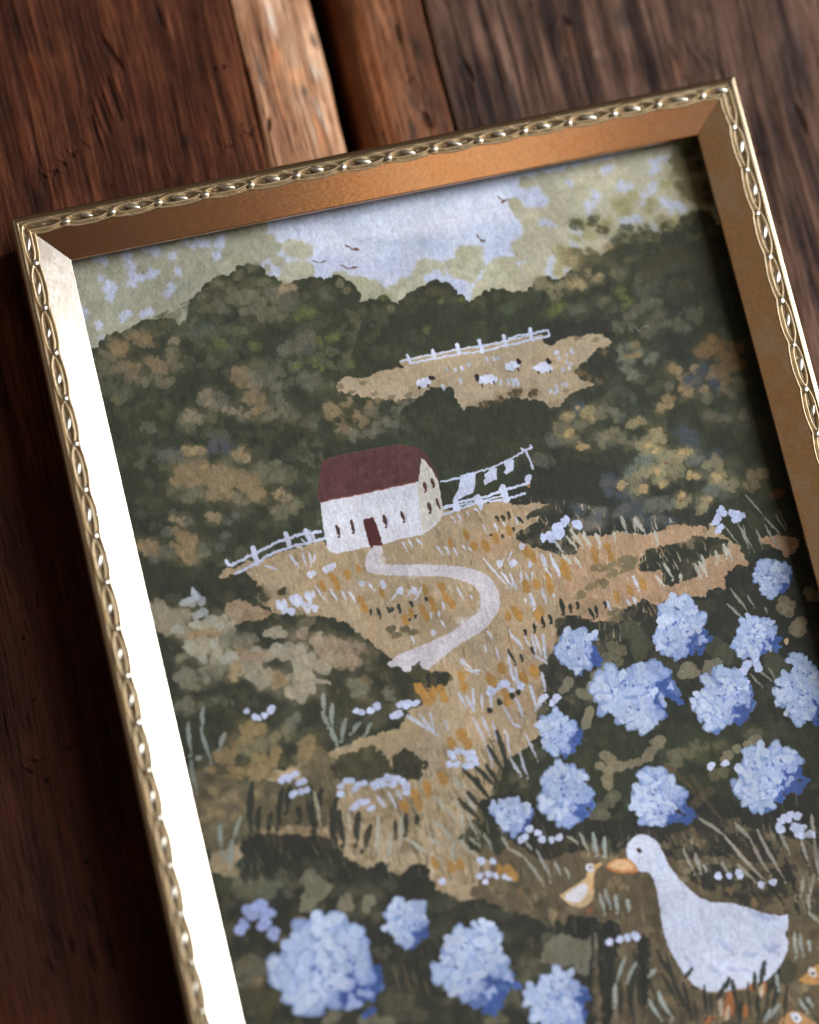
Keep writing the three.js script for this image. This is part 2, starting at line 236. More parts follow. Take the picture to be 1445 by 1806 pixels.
// ---------------------------------------------------------------- the painting (coordinates: tenths of a millimetre on the sheet)
const CW = 1348, CH = 1844, K = 1.17;
const canvas = document.createElement('canvas'); canvas.width = CW; canvas.height = CH;
const cx = canvas.getContext('2d'), pr = rng(2024);
const nums = (s) => s.trim().split(/\s+/).map(Number);
const pairs = (s) => { const n = nums(s), o = []; for (let i = 0; i + 1 < n.length; i += 2) o.push([n[i], n[i + 1]]); return o; };
const hex = (c) => [1, 3, 5].map((i) => parseInt(c.slice(i, i + 2), 16));
function tone(c, j = 0.06, a = 1) { const k = 1 + (pr() - 0.5) * 2 * j, w = (pr() - 0.5) * j * 60, [r, g, b] = hex(c); return `rgba(${clamp(r * k + w, 0, 255) | 0},${clamp(g * k, 0, 255) | 0},${clamp(b * k - w, 0, 255) | 0},${a})`; }
function blobPath(x, y, rx, ry, turn = 0, wob = 0.16) {
  const p = new Path2D(), n = 14, ph = pr() * 6, ph2 = pr() * 6, ca = Math.cos(turn), sa = Math.sin(turn), q = [];
  for (let i = 0; i < n; i++) { const a = i / n * 6.2832, k = 1 + wob * (Math.sin(a * 3 + ph) * 0.6 + Math.sin(a * 5 + ph2) * 0.4 + (pr() - 0.5) * 0.5), u = Math.cos(a) * rx * k, v = Math.sin(a) * ry * k; q.push([x + u * ca - v * sa, y + u * sa + v * ca]); }
  return smooth(q, p);
}
function smooth(q, p = new Path2D()) {
  const n = q.length, m = (i) => [(q[i % n][0] + q[(i + 1) % n][0]) / 2, (q[i % n][1] + q[(i + 1) % n][1]) / 2];
  p.moveTo(...m(0)); for (let i = 1; i <= n; i++) p.quadraticCurveTo(...q[i % n], ...m(i)); p.closePath(); return p;
}
function poly(c, s, j = 0.02) { const q = pairs(s), p = new Path2D(); q.forEach((v, i) => i ? p.lineTo(...v) : p.moveTo(...v)); p.closePath(); cx.fillStyle = tone(c, j); cx.fill(p); return p; }
function soft(c, s, j = 0.02) { cx.fillStyle = tone(c, j); cx.fill(smooth(pairs(s))); }
// a mass of foliage: polygon with a lumpy outline, mottled inside with the given tones
function bush(c, s, r, tones = [], count = 0, size = 12) {
  const q = pairs(s), p = new Path2D(); q.forEach((v, i) => i ? p.lineTo(...v) : p.moveTo(...v)); p.closePath();
  const R = r * K; cx.fillStyle = tone(c, 0.02); cx.fill(p);
  let minx = 1e9, miny = 1e9, maxx = 0, maxy = 0;
  for (let i = 0; i < q.length; i++) {
    const a = q[i], b = q[(i + 1) % q.length], L = Math.hypot(b[0] - a[0], b[1] - a[1]), n = Math.max(1, Math.round(L / (R * 1.1)));
    minx = Math.min(minx, a[0]); maxx = Math.max(maxx, a[0]); miny = Math.min(miny, a[1]); maxy = Math.max(maxy, a[1]);
    for (let k = 0; k < n; k++) { const t = (k + pr() * 0.6) / n, rr = R * (0.55 + 0.75 * pr()), e = blobPath(mix(a[0], b[0], t), mix(a[1], b[1], t), rr, rr * (0.75 + 0.3 * pr())); cx.fillStyle = tone(c, 0.05); cx.fill(e); p.addPath(e); }
  }
  if (!count) return;
  cx.save(); cx.clip(p);
  for (let i = 0; i < count; i++) { const x = mix(minx, maxx, pr()), y = mix(miny, maxy, pr()), rr = size * K * (0.4 + 0.9 * pr()); cx.fillStyle = tone(tones[(pr() * tones.length) | 0], 0.08, 0.18 + 0.4 * pr()); cx.fill(blobPath(x, y, rr, rr * 0.8)); }
  cx.restore();
}
// clumps of leaves: each a handful of overlapping translucent dabs
function clump(c, s, r, alpha = 0.75, n = 7) {
  const under = new Path2D();
  for (const [x, y] of pairs(s)) for (let i = 0; i < 2; i++) under.addPath(blobPath(x + (pr() - 0.5) * r * 1.6, y + (pr() - 0.5) * r * 1.4, r * K * (0.9 + 0.5 * pr()), r * K * (0.6 + 0.5 * pr()), 0, 0.3));
  cx.filter = 'blur(4px)'; cx.fillStyle = tone(c, 0.05, alpha * 0.5); cx.fill(under); cx.filter = 'none';
  for (const [x, y] of pairs(s)) {
   for (let i = 0; i < n; i++) {
    const a = pr() * 6.2832, d = r * K * Math.sqrt(pr()) * 0.85, rr = r * K * (0.34 + 0.32 * pr());
    cx.fillStyle = tone(c, 0.09, alpha); cx.fill(blobPath(x + Math.cos(a) * d, y + Math.sin(a) * d * 0.75, rr, rr * (0.65 + 0.3 * pr()), pr() * 3, 0.22));
   }
  }
}
function dab(c, s, rx, ry = rx, turn = 0, alpha = 1, j = 0.05, wob = 0.14) { for (const [x, y] of pairs(s)) { const k = 0.8 + 0.4 * pr(); cx.fillStyle = tone(c, j, alpha); cx.fill(blobPath(x, y, rx * K * k, ry * K * (0.85 + 0.3 * pr()), turn + 0.25 * (pr() - 0.5), wob)); } }
// tapered strokes, two points each; bend bows them sideways
function blade(c, s, w, bend = 0, alpha = 1) {
  const n = nums(s);
  for (let i = 0; i + 3 < n.length; i += 4) {
    const [ax, ay, bx, by] = n.slice(i, i + 4), dx = bx - ax, dy = by - ay, L = Math.hypot(dx, dy) || 1, nx = -dy / L, ny = dx / L, W = w * K * 0.5 * (0.85 + 0.3 * pr()), k = bend * L + (pr() - 0.5) * 0.06 * L, mx = (ax + bx) / 2 + nx * k, my = (ay + by) / 2 + ny * k;
    cx.fillStyle = tone(c, 0.05, alpha); cx.beginPath(); cx.moveTo(ax - nx * W * 0.35, ay - ny * W * 0.35);
    cx.quadraticCurveTo(mx - nx * W * 1.3, my - ny * W * 1.3, bx - nx * W * 0.5, by - ny * W * 0.5); cx.arc(bx, by, W * 0.5, 0, 6.3);
    cx.quadraticCurveTo(mx + nx * W * 1.3, my + ny * W * 1.3, ax + nx * W * 0.35, ay + ny * W * 0.35); cx.fill();
  }
}
function line(c, s, w, wob = 1) {
  const q = pairs(s); cx.strokeStyle = tone(c, 0.02); cx.lineJoin = cx.lineCap = 'round';
  for (let i = 0; i + 1 < q.length; i++) { const n = 6; let p = q[i]; for (let k = 1; k <= n; k++) { const t = k / n, e = k < n ? wob : 0, v = [mix(q[i][0], q[i + 1][0], t) + (pr() - 0.5) * e, mix(q[i][1], q[i + 1][1], t) + (pr() - 0.5) * e * 1.6]; cx.lineWidth = w * K * (0.85 + 0.3 * pr()); cx.beginPath(); cx.moveTo(...p); cx.lineTo(...v); cx.stroke(); p = v; } }
}
// a soft wash of many tones inside a region, drawn out of focus
function wash(s, tones, count, size, alpha = 0.35, blur = 3) {
  const q = pairs(s), p = new Path2D(); q.forEach((v, i) => i ? p.lineTo(...v) : p.moveTo(...v)); p.closePath();
  const xs = q.map((v) => v[0]), ys = q.map((v) => v[1]), x0 = Math.min(...xs), x1 = Math.max(...xs), y0 = Math.min(...ys), y1 = Math.max(...ys);
  cx.save(); cx.clip(p);
  const hazy = tones.map(() => new Path2D());
  for (let i = 0; i < count; i++) {
    const x = mix(x0, x1, pr()), y = mix(y0, y1, pr()), n = 2 + (pr() * 4 | 0), rr = size * K * (0.4 + 0.9 * pr()), m = (pr() * tones.length) | 0, b = new Path2D();
    for (let k = 0; k < n; k++) b.addPath(blobPath(x + (pr() - 0.5) * rr * 2, y + (pr() - 0.5) * rr * 1.4, rr * (0.5 + 0.5 * pr()), rr * (0.4 + 0.4 * pr()), pr() * 3, 0.25));
    if (pr() < 0.4) hazy[m].addPath(b); else { cx.fillStyle = tone(tones[m], 0.08, alpha * (0.4 + 0.9 * pr())); cx.fill(b); }
  }
  cx.filter = `blur(${blur}px)`; hazy.forEach((b, m) => { cx.fillStyle = tone(tones[m], 0.05, alpha * 0.8); cx.fill(b); });
  cx.filter = 'none'; cx.restore();
}
// many short upright strokes scattered over a region
function grass(s, tones, count, len, w, alpha) {
  const q = pairs(s), p = new Path2D(); q.forEach((v, i) => i ? p.lineTo(...v) : p.moveTo(...v)); p.closePath();
  const xs = q.map((v) => v[0]), ys = q.map((v) => v[1]), x0 = Math.min(...xs), x1 = Math.max(...xs), y0 = Math.min(...ys), y1 = Math.max(...ys);
  cx.save(); cx.clip(p);
  for (let i = 0; i < count; i++) {
    const x = mix(x0, x1, pr()), y = mix(y0, y1, pr()), L = len * K * (0.45 + 0.9 * pr()), lean = (pr() - 0.55) * 0.7, W = w * K * (0.6 + 0.7 * pr()), bx = x + lean * L, by = y - L, mx = x + lean * L * 0.25, my = y - L * 0.55;
    cx.fillStyle = tone(tones[(pr() * tones.length) | 0], 0.06, alpha * (0.6 + 0.5 * pr())); cx.beginPath(); cx.moveTo(x - W / 2, y); cx.quadraticCurveTo(mx - W / 2, my, bx, by); cx.quadraticCurveTo(mx + W / 2, my, x + W / 2, y); cx.fill();
  }
  cx.restore();
}
function soften(y1, r, a) { const c2 = document.createElement('canvas'); c2.width = CW; c2.height = y1; c2.getContext('2d').drawImage(canvas, 0, 0, CW, y1, 0, 0, CW, y1); cx.save(); cx.globalAlpha = a; cx.filter = `blur(${r}px)`; cx.drawImage(c2, 0, 0); cx.restore(); cx.filter = 'none'; }
// a hydrangea head: ragged blue mass, deep blue at its lower right, broad pale petals edged in mid blue; every head differs
function hydrangea(s, rx, ry, pale = 1, deep = '#3b5a9e') {
  for (const [x, y] of pairs(s)) {
    const X = rx * K * 0.87, Y = ry * K * 0.87, ph = pr() * 6.28, ph2 = pr() * 6.28, ph3 = pr() * 6.28, R = (a) => 0.88 + 0.1 * Math.sin(2 * a + ph) + 0.1 * Math.sin(3 * a + ph2) + 0.07 * Math.sin(5 * a + ph3), pet = Math.max(6.5, 0.13 * X + 3), da = 0.7 + (pr() - 0.5);
    const petal = (u, v, c, k, al, edge) => { const rr = pet * k * (0.75 + 0.5 * pr()), t = pr() * 3, n = 2 + (pr() * 2 | 0); for (const e of edge ? [1, 0] : [0]) { cx.fillStyle = tone(e ? edge : c, 0.03, e ? 0.85 : al); for (let i = 0; i < n; i++) { const b = t + i * 6.28 / n; cx.fill(blobPath(x + u * X + Math.cos(b) * rr * 0.5, y + v * Y + Math.sin(b) * rr * 0.5, rr * (0.72 + 0.22 * e), rr * (0.52 + 0.22 * e), b, 0.18)); } } };
    const at = (a, d) => [Math.cos(a) * d * R(a), Math.sin(a) * d * R(a)];
    for (let i = 0; i < 46; i++) { const a = pr() * 6.28, [u, v] = at(a, 0.96 * Math.sqrt(pr())); petal(u, v, Math.cos(a - da) > 0.2 ? '#5b77b0' : '#7d95c4', 1.2, 0.95); }
    for (let i = 0; i < 17; i++) { const [u, v] = at(da + (pr() - 0.5) * 1.7, 0.5 + 0.6 * pr()); petal(u, v, pr() < 0.75 ? deep : '#4c68b0', 1.0, 0.95); }
    for (let i = 0; i < 34; i++) { const a = da + 3.14 + (pr() - 0.5) * 5, d = 0.98 * Math.sqrt(pr()), [u, v] = at(a, d); petal(u, v, '#93a7d0', 1.1, 0.95, '#7d95c8'); }
    const spots = [];
    for (let i = 0; i < 260 && spots.length < 30 * pale + 6; i++) {
      const a = pr() * 6.28, d = Math.sqrt(pr()) * 1.02, [u, v] = at(a, d); if (Math.cos(a - da) * d > 0.5 - 0.35 * pr() || spots.some(([p2, q2]) => Math.hypot((u - p2) * X, (v - q2) * Y) < pet * 1.25)) continue;
      spots.push([u, v]); petal(u, v, pr() < 0.6 ? '#b9c7e0' : '#a8bada', 1.25, 1, pr() < 0.6 ? '#92a8d4' : undefined);
    }
    for (let i = 0; i < 6; i++) { const [u, v] = at(da + (pr() - 0.5) * 2.4, 0.35 + 0.6 * pr()); petal(u, v, '#a3b1da', 0.75, 0.9); }
    for (let i = 0; i < 9; i++) { const [u, v] = at(pr() * 6.28, 0.7 * Math.sqrt(pr())); cx.fillStyle = tone('#4d66ae', 0.04, 0.75); cx.fill(blobPath(x + u * X, y + v * Y, pet * 0.36, pet * 0.2, pr() * 3, 0.3)); }
  }
}
function gaps(c, s, r) { for (const [x, y] of pairs(s)) for (let i = 0; i < 5; i++) { const rr = r * K * (0.3 + 0.55 * pr()); cx.fillStyle = tone(c, 0.02, 0.9); cx.fill(blobPath(x + (pr() - 0.5) * r * 1.5, y + (pr() - 0.5) * r * 1.7, rr * 0.8, rr * 0.9, pr() * 3, 0.5)); } }
cx.fillStyle = '#c0c8d9'; cx.fillRect(0, 0, CW, CH);
cx.fillStyle = '#3d3724'; cx.fillRect(0, 900, CW, CH - 900);
// sky, brighter cloud low in the middle
for (let i = 0; i < 90; i++) { cx.fillStyle = tone(pr() < 0.6 ? '#d3d9e8' : '#aeb7d2', 0.02, 0.1); const q = pairs('724 110')[0]; cx.fill(blobPath(q[0] + (pr() - 0.5) * 560, q[1] + (pr() - 0.5) * 130 + 10, 60 + 90 * pr(), 16 + 24 * pr(), 0, 0.3)); }
for (let i = 0; i < 40; i++) { cx.fillStyle = tone('#dde2ee', 0.015, 0.16); const q = pairs('673 75')[0]; cx.fill(blobPath(q[0] + (pr() - 0.5) * 420, q[1] + (pr() - 0.5) * 70, 40 + 60 * pr(), 10 + 16 * pr(), 0, 0.3)); }
dab('#98a3c6', '610 92 628 91 641 101 598 85', 9, 2.4, 0, 0.5);
// pale hazy foliage, left
bush('#a3a188', '-5 -67 120 -33 266 -26 375 -15 412 20 417 48 435 63 437 87 431 117 442 165 391 208 281 239 133 246 -14 252 -70 241', 16, ['#979579', '#aeac93', '#8f8d74', '#b0ab90'], 260, 16);
dab('#a9a68b', '475 83 466 77 489 90 468 124 453 133 483 131 441 134', 16, 14, 0, 0.9);
gaps('#b4bace', '85 20 79 15 93 25 141 25 141 41 141 56 145 72 146 84 137 84 158 79 175 73 188 70 85 62 88 76 90 91 89 103 98 86 196 25 202 32 190 20 228 49 236 80 211 109 205 119 211 115 263 22 277 27 292 26 300 37 333 31 327 45 320 59 311 70 110 149 117 150 149 154 156 149 172 16 52 156 60 188 56 199 29 117 31 127 421 124 415 127 428 120 415 102 406 96', 9);
gaps('#b4bace', '141 31 140 52 145 78 86 83 88 95 327 41 317 64', 9);
dab('#989679', '113 50 121 48 204 54 217 64 252 41 290 68 341 71 356 86 382 68 162 114 182 122 148 127 215 141 63 63 50 106 92 130 104 179 79 158', 14, 12, 0, 0.35);
// pale hazy foliage, middle and right
bush('#b1ae92', '638 210 680 191 710 178 718 160 752 171 752 187 731 198 684 223 640 233', 9, ['#a39f80', '#bfbba0'], 14, 10);
bush('#adaa8c', '774 176 795 165 802 147 839 155 836 181 819 209 799 212 773 195', 9, ['#9d9a7a', '#bab699'], 14, 10);
bush('#b3af8f', '817 231 842 221 852 196 865 189 889 196 899 218 910 235 931 209 960 199 942 319 788 287', 10, ['#9f9b78', '#bdb99a'], 40, 10);
bush('#aca98b', '600 182 621 189 622 214 640 218 649 243 584 233 562 201 557 177 555 153 543 155', 9, ['#9b9878', '#b6b294'], 20, 9);
dab('#aeab90', '475 79 485 85 470 86 462 119 472 125 454 125 480 124', 17, 13, 0, 0.8);
dab('#b9c1db', '740 192 727 197 775 219 780 228 762 224', 12, 9, 0, 0.9);
bush('#b3ae90', '933 79 961 100 957 65 956 35 1012 42 1055 38 1104 39 1163 34 1250 22 1330 4 1393 17 1337 314 1081 260 940 265 903 249 918 222 940 201 908 182 912 166 939 155 943 121', 12, ['#a7a27e', '#bfbb9e', '#b8b08c', '#a59f78'], 160, 14);
bush('#c0c6da', '950 59 971 57 985 66 995 85 979 91 949 80', 8);
gaps('#babfce', '1226 49 1242 51 1259 50 1265 60 1236 58 1226 73 1218 89 1210 104 1201 115 1188 117 1189 130 1136 44 1127 48 1144 43 1048 58 1158 80 1166 91 1150 87 1100 90 1093 101 1082 112 1074 127 978 131 992 132 1040 161 1039 167 1140 160 1158 162 1147 166 1167 159 1236 139 1255 148 1261 157 1245 154 1230 134 1283 96 1301 97 1314 98 975 209 970 220 970 237 972 254 965 232 1028 184 1109 198 1196 184 998 239 1000 248 1265 188 1264 162', 9);
clump('#9a935f', '1053 144 1058 158 1037 175 1061 176 1135 114 1150 122 1169 109 1138 136 1153 139 1094 159 1108 156 1205 133 1212 169 1193 148 1234 182 1252 177 1280 131 1263 85 1246 103 1277 79 1295 74 1277 109 1296 135 1308 120 996 192 999 209 980 239 991 225 1009 220', 11, 0.5);
bush('#7c7347', '1289 30 1335 18 1390 29 1364 162 1315 156 1280 131 1270 108 1306 111 1326 98 1281 80 1274 57', 11, ['#5d5432', '#8c8358'], 40, 12);
soften(620, 3, 0.55);
// dark tree masses
bush('#35391f', '12 226 65 192 112 188 156 173 193 186 222 211 250 163 262 137 292 127 308 113 328 125 356 104 380 102 397 127 422 144 435 165 466 156 501 157 535 161 556 175 567 201 577 231 596 224 620 222 644 248 667 229 690 227 713 215 740 214 762 235 775 262 789 277 819 254 854 255 874 270 908 273 930 257 956 249 975 267 1008 255 1037 222 1073 234 1108 222 1151 211 1197 228 1260 209 1306 194 1347 239 1338 458 1341 938 1092 1869 -118 1590 36 690', 11, ['#2b2e1c', '#41452a', '#4a4c30', '#30351c', '#3b3c2c'], 1500, 15);
bush('#4a4a30', '250 163 262 137 292 127 308 113 328 125 312 146 289 171', 9, ['#3c3f24'], 8, 8);
dab('#565132', '732 224 747 234 760 251 720 225 546 167 553 184 500 161 515 173 600 236 622 241 671 233 699 239 928 265 947 260 817 261 846 263', 10, 8, 0, 0.5);
dab('#82795a', '545 170 555 187 633 243 975 266 994 264 576 237 998 248', 8, 8, 0, 0.5);
wash('12 226 115 176 262 135 361 107 500 161 643 251 760 251 946 266 1118 241 1307 206 1432 599 1341 938 752 764 62 777', ['#282b19', '#41462a', '#4f5335', '#23261a', '#4b4a32', '#3c4426', '#575739', '#34331f'], 900, 16, 0.4, 4);
wash('50 211 112 188 261 141 360 113 499 167 575 243 640 263 718 231 871 281 991 275 959 402 497 377 136 443', ['#4d5530', '#5d6038', '#2a2e18', '#3a4222', '#575034'], 260, 11, 0.4, 3);
wash('34 231 112 188 261 141 360 113 499 167 573 249 491 399 379 683 217 694 54 659', ['#66654a', '#75704f', '#585a3c', '#807656', '#2c2f1b', '#6b6b58'], 260, 13, 0.4, 3);
wash('991 275 1107 239 1255 220 1303 451 1316 766 1102 768 847 666 1032 490', ['#5e6049', '#706a4c', '#4b5138', '#575b52', '#2b2e20'], 240, 13, 0.38, 3);
wash('669 437 936 494 891 675 672 616', ['#47492a', '#545433', '#2a2d18'], 70, 11, 0.4, 3);
clump('#6a653c', '1111 207 1138 200 1155 199 1180 196 1202 209 1230 198 1256 191 1283 183 1309 180 1074 225 1060 214 1040 226 1029 207 1166 219 1259 212 1285 209', 13, 0.5);
clump('#565431', '1115 225 1149 224 1182 222 1216 220 1087 236 1060 231 1241 217 1279 217 1309 214 1127 244 1168 245', 14, 0.5);
clump('#4b4a2a', '1044 147 1077 145 1093 165 1123 193 1139 179 1156 195 1175 186 1196 199 1223 192 1245 201 1265 188 1285 175', 13, 0.5);
clump('#37391f', '1117 217 1150 219 1181 226 1217 216 1245 218 1274 203 1297 195 1168 245 1217 246 1253 237', 15, 0.75);
clump('#453f22', '1217 246 1245 269 1187 266 1284 243 1292 279 1224 316 1268 308 1160 277', 18, 0.4);
clump('#6c6748', '28 223 52 213 71 194 110 184 139 186 167 192 216 202 240 192 268 167 266 140 307 122 347 111 378 102 397 133', 11, 0.45);
// greyish and warm leaf clumps, left
clump('#6a664f', '367 153 381 172 401 164 421 176 350 161 334 150 382 199 407 204 431 194 351 192', 17, 0.6);
clump('#8f7c5c', '440 157 428 158 451 159', 9, 0.7);
clump('#63604a', '304 171 295 161 321 159 306 179', 9, 0.7);
clump('#4e4f34', '169 181 182 187 209 201 217 195 198 183', 12, 0.8);
clump('#82785c', '190 220 201 218', 9, 0.6);
clump('#7d6a47', '80 204 89 213 70 217 131 203 141 209 121 197 152 257 156 273 102 254 80 253 140 247', 14, 0.7);
clump('#86704a', '87 205 81 216 135 204 160 270 147 283', 9, 0.6);
clump('#6f664a', '99 269 73 252 63 231 116 288 158 296 179 267 40 253 185 241', 15, 0.6);
clump('#535640', '251 209 269 209 236 210 50 289 74 298 39 275 278 219', 15, 0.55);
clump('#5c6030', '461 211 470 221 448 220 286 247 350 261 281 239 342 263 456 314', 10, 0.55);
clump('#65634f', '420 276 452 267 403 284 436 287', 15, 0.6);
clump('#82704c', '306 309 322 316 311 333 331 341 320 357 335 372 330 394 312 363 301 315', 13, 0.7);
clump('#6a6750', '363 332 374 350 378 377 358 400 341 411 376 403 249 346 230 350 252 366 335 326', 14, 0.6);
clump('#82755a', '229 338 193 368 184 378 204 386 232 358 286 380 293 397 267 380', 11, 0.65);
clump('#5f5f4c', '434 343 447 350 436 367 418 317', 12, 0.55);
clump('#3a3d1f', '104 345 133 344 83 356', 12, 0.5);
clump('#4f5258', '140 444 125 444 235 445 247 455 218 453', 14, 0.5);
clump('#8b7852', '170 439 183 445 197 452', 9, 0.8);
clump('#8f7850', '273 468 282 478 267 478', 8, 0.8);
clump('#86734f', '152 487 175 481 195 493 142 500 163 505 224 492 243 507 205 514 256 513 273 532', 14, 0.7);
clump('#57574a', '322 513 339 531 306 517', 14, 0.6);
clump('#5c5a45', '438 191 451 263 427 273 435 175 461 284 426 341 447 361 394 414 422 439 510 187', 15, 0.55);
clump('#61662e', '459 214 474 214 496 276 478 276 511 275 459 325 420 317 468 335 625 218 737 250 777 254 507 278 526 340 695 302', 8, 0.5);
clump('#3a2f1c', '585 371 603 375 576 381 631 366 642 368 504 385 523 385', 9, 0.8);
clump('#86734f', '468 415 479 429 501 414 486 449 520 445 545 431 564 416 481 467 498 474 464 433 523 461 799 474 784 474 851 473 839 463 868 481 609 426', 12, 0.65);
clump('#6b6651', '546 443 557 475 533 482 503 483 567 466 625 440 644 452 600 450 669 488 580 473', 13, 0.55);
clump('#5a4a33', '568 398 577 407 585 421 614 423', 9, 0.7);
clump('#38391f', '530 417 476 445 500 450 565 443', 6, 0.9);
// right wood
clump('#7d7651', '944 249 954 259 964 270 935 255 968 287 1013 255 997 268 1038 251 1050 271 1097 264 1017 272 978 264 1009 220 1013 204 1019 230', 11, 0.6);
clump('#96845a', '1013 204 1021 222 1018 268 1027 279 1005 270 1095 208 1060 264', 9, 0.6);
clump('#5f6a2a', '958 310 970 309 1096 301 1055 314 1100 315 1105 329 948 317', 10, 0.5);
clump('#5f5d45', '993 318 1004 324 1058 319 1105 265 1117 348 1106 358 1133 347 1144 337 1160 340 1162 366 1141 383 1164 388 1129 397 1077 373 1092 381 1192 393 1202 404', 13, 0.6);
clump('#6f7059', '1065 421 1087 417 1061 437 1067 463 1084 475 1114 457 1133 448 1075 448 1103 433 1076 478 1055 432', 11, 0.65);
clump('#917c50', '1086 438 1098 437 1077 440 1100 416', 7, 0.6);
clump('#7b6038', '1244 446 1262 458 1235 465 1268 481 1275 503 1245 505 1262 521 1290 494 1229 456 1303 459 1286 476', 16, 0.65);
clump('#8f7850', '1162 479 1176 503 1177 533 1188 518 1171 490 1207 493 1232 511 1132 548 1117 557 1137 541 1217 537 1252 544 1176 537 1172 519', 11, 0.7);
clump('#666048', '1148 514 1198 512 1212 553 1266 552 1287 535 1277 604 1210 594 1240 604', 13, 0.5);
clump('#46505a', '1193 515 1219 496 1145 609 1152 627 949 526 959 520 1239 529 1162 621 877 552', 13, 0.45);
clump('#938458', '923 533 931 534 906 550 900 561 920 561 921 574 963 537 977 544 972 531 1092 606 1098 616 1068 572 1051 577 994 589', 11, 0.65);
clump('#a68e62', '929 532 920 567 924 577 1102 600 954 523', 6, 0.7);
clump('#6f6950', '1005 530 993 544 1019 541 1027 555 1028 601 1042 612 896 577', 12, 0.5);
clump('#3a2f1a', '1303 42 1320 75 1324 123 1324 153 1301 179', 14, 0.35);
// woods left of the house
clump('#8d7953', '146 485 164 485 187 482 187 512 155 509 139 502 212 499 222 520 240 505 212 529 233 537 285 548 288 564 281 533 263 532 222 550 199 541', 15, 0.65);
clump('#8d7a55', '180 447 191 446 172 449 271 478 281 484 266 469 217 511 219 534 286 560 336 563 324 568 340 579 192 588 187 580 202 590 115 575 129 578 135 583', 9, 0.7);
clump('#6f6a4e', '145 522 153 535 175 532 128 518 166 542 139 532 243 554 251 567 310 516 328 535 343 531 337 511 304 511 333 592 313 599 358 594 341 605 322 609 157 648 143 660', 13, 0.55);
clump('#8d7650', '122 610 134 620 112 623 122 640 138 636 114 646 126 656 109 600 59 615 50 624 46 609 67 628', 13, 0.7);
clump('#5d5d4c', '80 635 90 640 61 642 158 644 137 445 150 452 125 447 142 585 92 596 218 601 241 595 205 628 193 648', 11, 0.5);
clump('#4c5136', '59 548 82 494 141 521 287 620 321 631 392 481 395 497 427 488', 12, 0.4);
// sheep field
bush('#b09b7a', '491 380 513 366 543 377 596 369 640 371 627 356 928 362 967 372 1024 380 1050 400 1026 419 999 432 975 444 1000 474 941 485 916 504 878 501 832 464 802 468 740 481 722 468 715 437 659 428 602 425 537 402', 6, ['#ad9673', '#9a8460', '#b19a78'], 60, 12);
grass('491 380 596 369 928 362 1050 400 999 432 941 485 878 501 740 481 659 428', ['#c2ae8c', '#97805a', '#a8906a'], 320, 9, 2.2, 0.55);
dab('#6d6040', '496 379 516 395 542 381 559 407 591 421 625 425 670 430 998 435 1027 414 1021 391 988 379 981 455 939 482', 7, 5, 0, 0.55, 0.08, 0.3);
bush('#36391f', '647 441 664 430 680 426 708 435 707 454 726 481 748 482 772 476 811 484 838 482 879 498 893 517 882 560 631 506 613 457', 8, ['#2c2f1b', '#43452b'], 40, 12);
clump('#5a4a2c', '831 465 842 464 870 473 769 475 800 470', 9, 0.7);
bush('#2f3220', '973 448 1007 426 1034 415 1057 424 1042 450 1028 472 1009 480 988 468', 8, ['#3f3d26'], 14, 9);
clump('#6e5a38', '979 453 989 464 973 448 1007 476 1033 419', 8, 0.6);
bush('#2d2f22', '922 374 942 341 963 341 988 355 1029 355 1055 365 1058 386 1021 370 985 367 956 369 933 377', 7, ['#3b3528'], 14, 9);
// fence behind the sheep
line('#c3cae2', '625 353 653 352 690 353 720 353 757 354 794 355 831 356 869 354 900 352 934 351', 3.4, 1.2);
line('#c3cae2', '648 362 681 361 718 362 755 363 792 366 829 364 867 365 904 364 931 363', 3.2, 1.2);
line('#c9cfe6', '643 342 646 360', 5); line('#c9cfe6', '694 344 695 362', 6); line('#c9cfe6', '746 343 746 362', 6); line('#c9cfe6', '792 344 792 367', 6); line('#c9cfe6', '842 345 842 366', 6); line('#c9cfe6', '897 341 896 364', 6);
line('#c3cae2', '850 351 879 349 903 351 931 351', 3.2); line('#c3cae2', '846 364 875 364 904 362 931 362', 3); line('#c9cfe6', '899 341 896 360', 5.4); line('#c9cfe6', '932 350 933 362', 3);
// sheep
dab('#ccd2e6', '654 404 663 404 670 404 660 408', 7, 6.4); dab('#2a1d1a', '679 398 681 401', 4, 3.6); blade('#2a1d1a', '651 409 650 416 670 410 670 418', 4);
dab('#ccd2e6', '777 424 787 423 795 424 799 428 784 427', 7, 7); dab('#241a18', '769 415 769 420', 4.4, 4.4); blade('#241a18', '775 432 774 440 800 430 800 438', 4);
dab('#ccd2e6', '837 408 846 406 853 407 843 410', 6.4, 6.6); dab('#241a18', '859 401 860 404', 4.2, 4); blade('#241a18', '835 414 835 418 853 414 854 421', 3.6);
dab('#ccd2e6', '893 423 902 421 912 421 915 429 902 429', 6.6, 6.6); dab('#241a18', '917 412 919 416', 4.4, 3.8); blade('#241a18', '891 430 892 437 917 432 917 440', 3.8); dab('#ccd2e6', '843 406 850 406', 5, 6); dab('#241a18', '859 401 860 403', 3.8, 3.6); blade('#241a18', '853 413 854 421', 3.6);
dab('#b9bed2', '714 388 730 393 744 392 760 388 797 385 812 386 821 386 735 416 698 420 699 426 813 438 828 438 828 445 845 439 847 446 839 446', 3, 4.6, 0, 0.9);
dab('#b9bed2', '935 400 941 412 958 409 970 407 968 401 940 399 943 437 955 436 961 429 954 423 907 475 920 470 920 478 935 467 942 470 915 481 840 440 846 440 837 436', 3, 4.4, 0, 0.85);
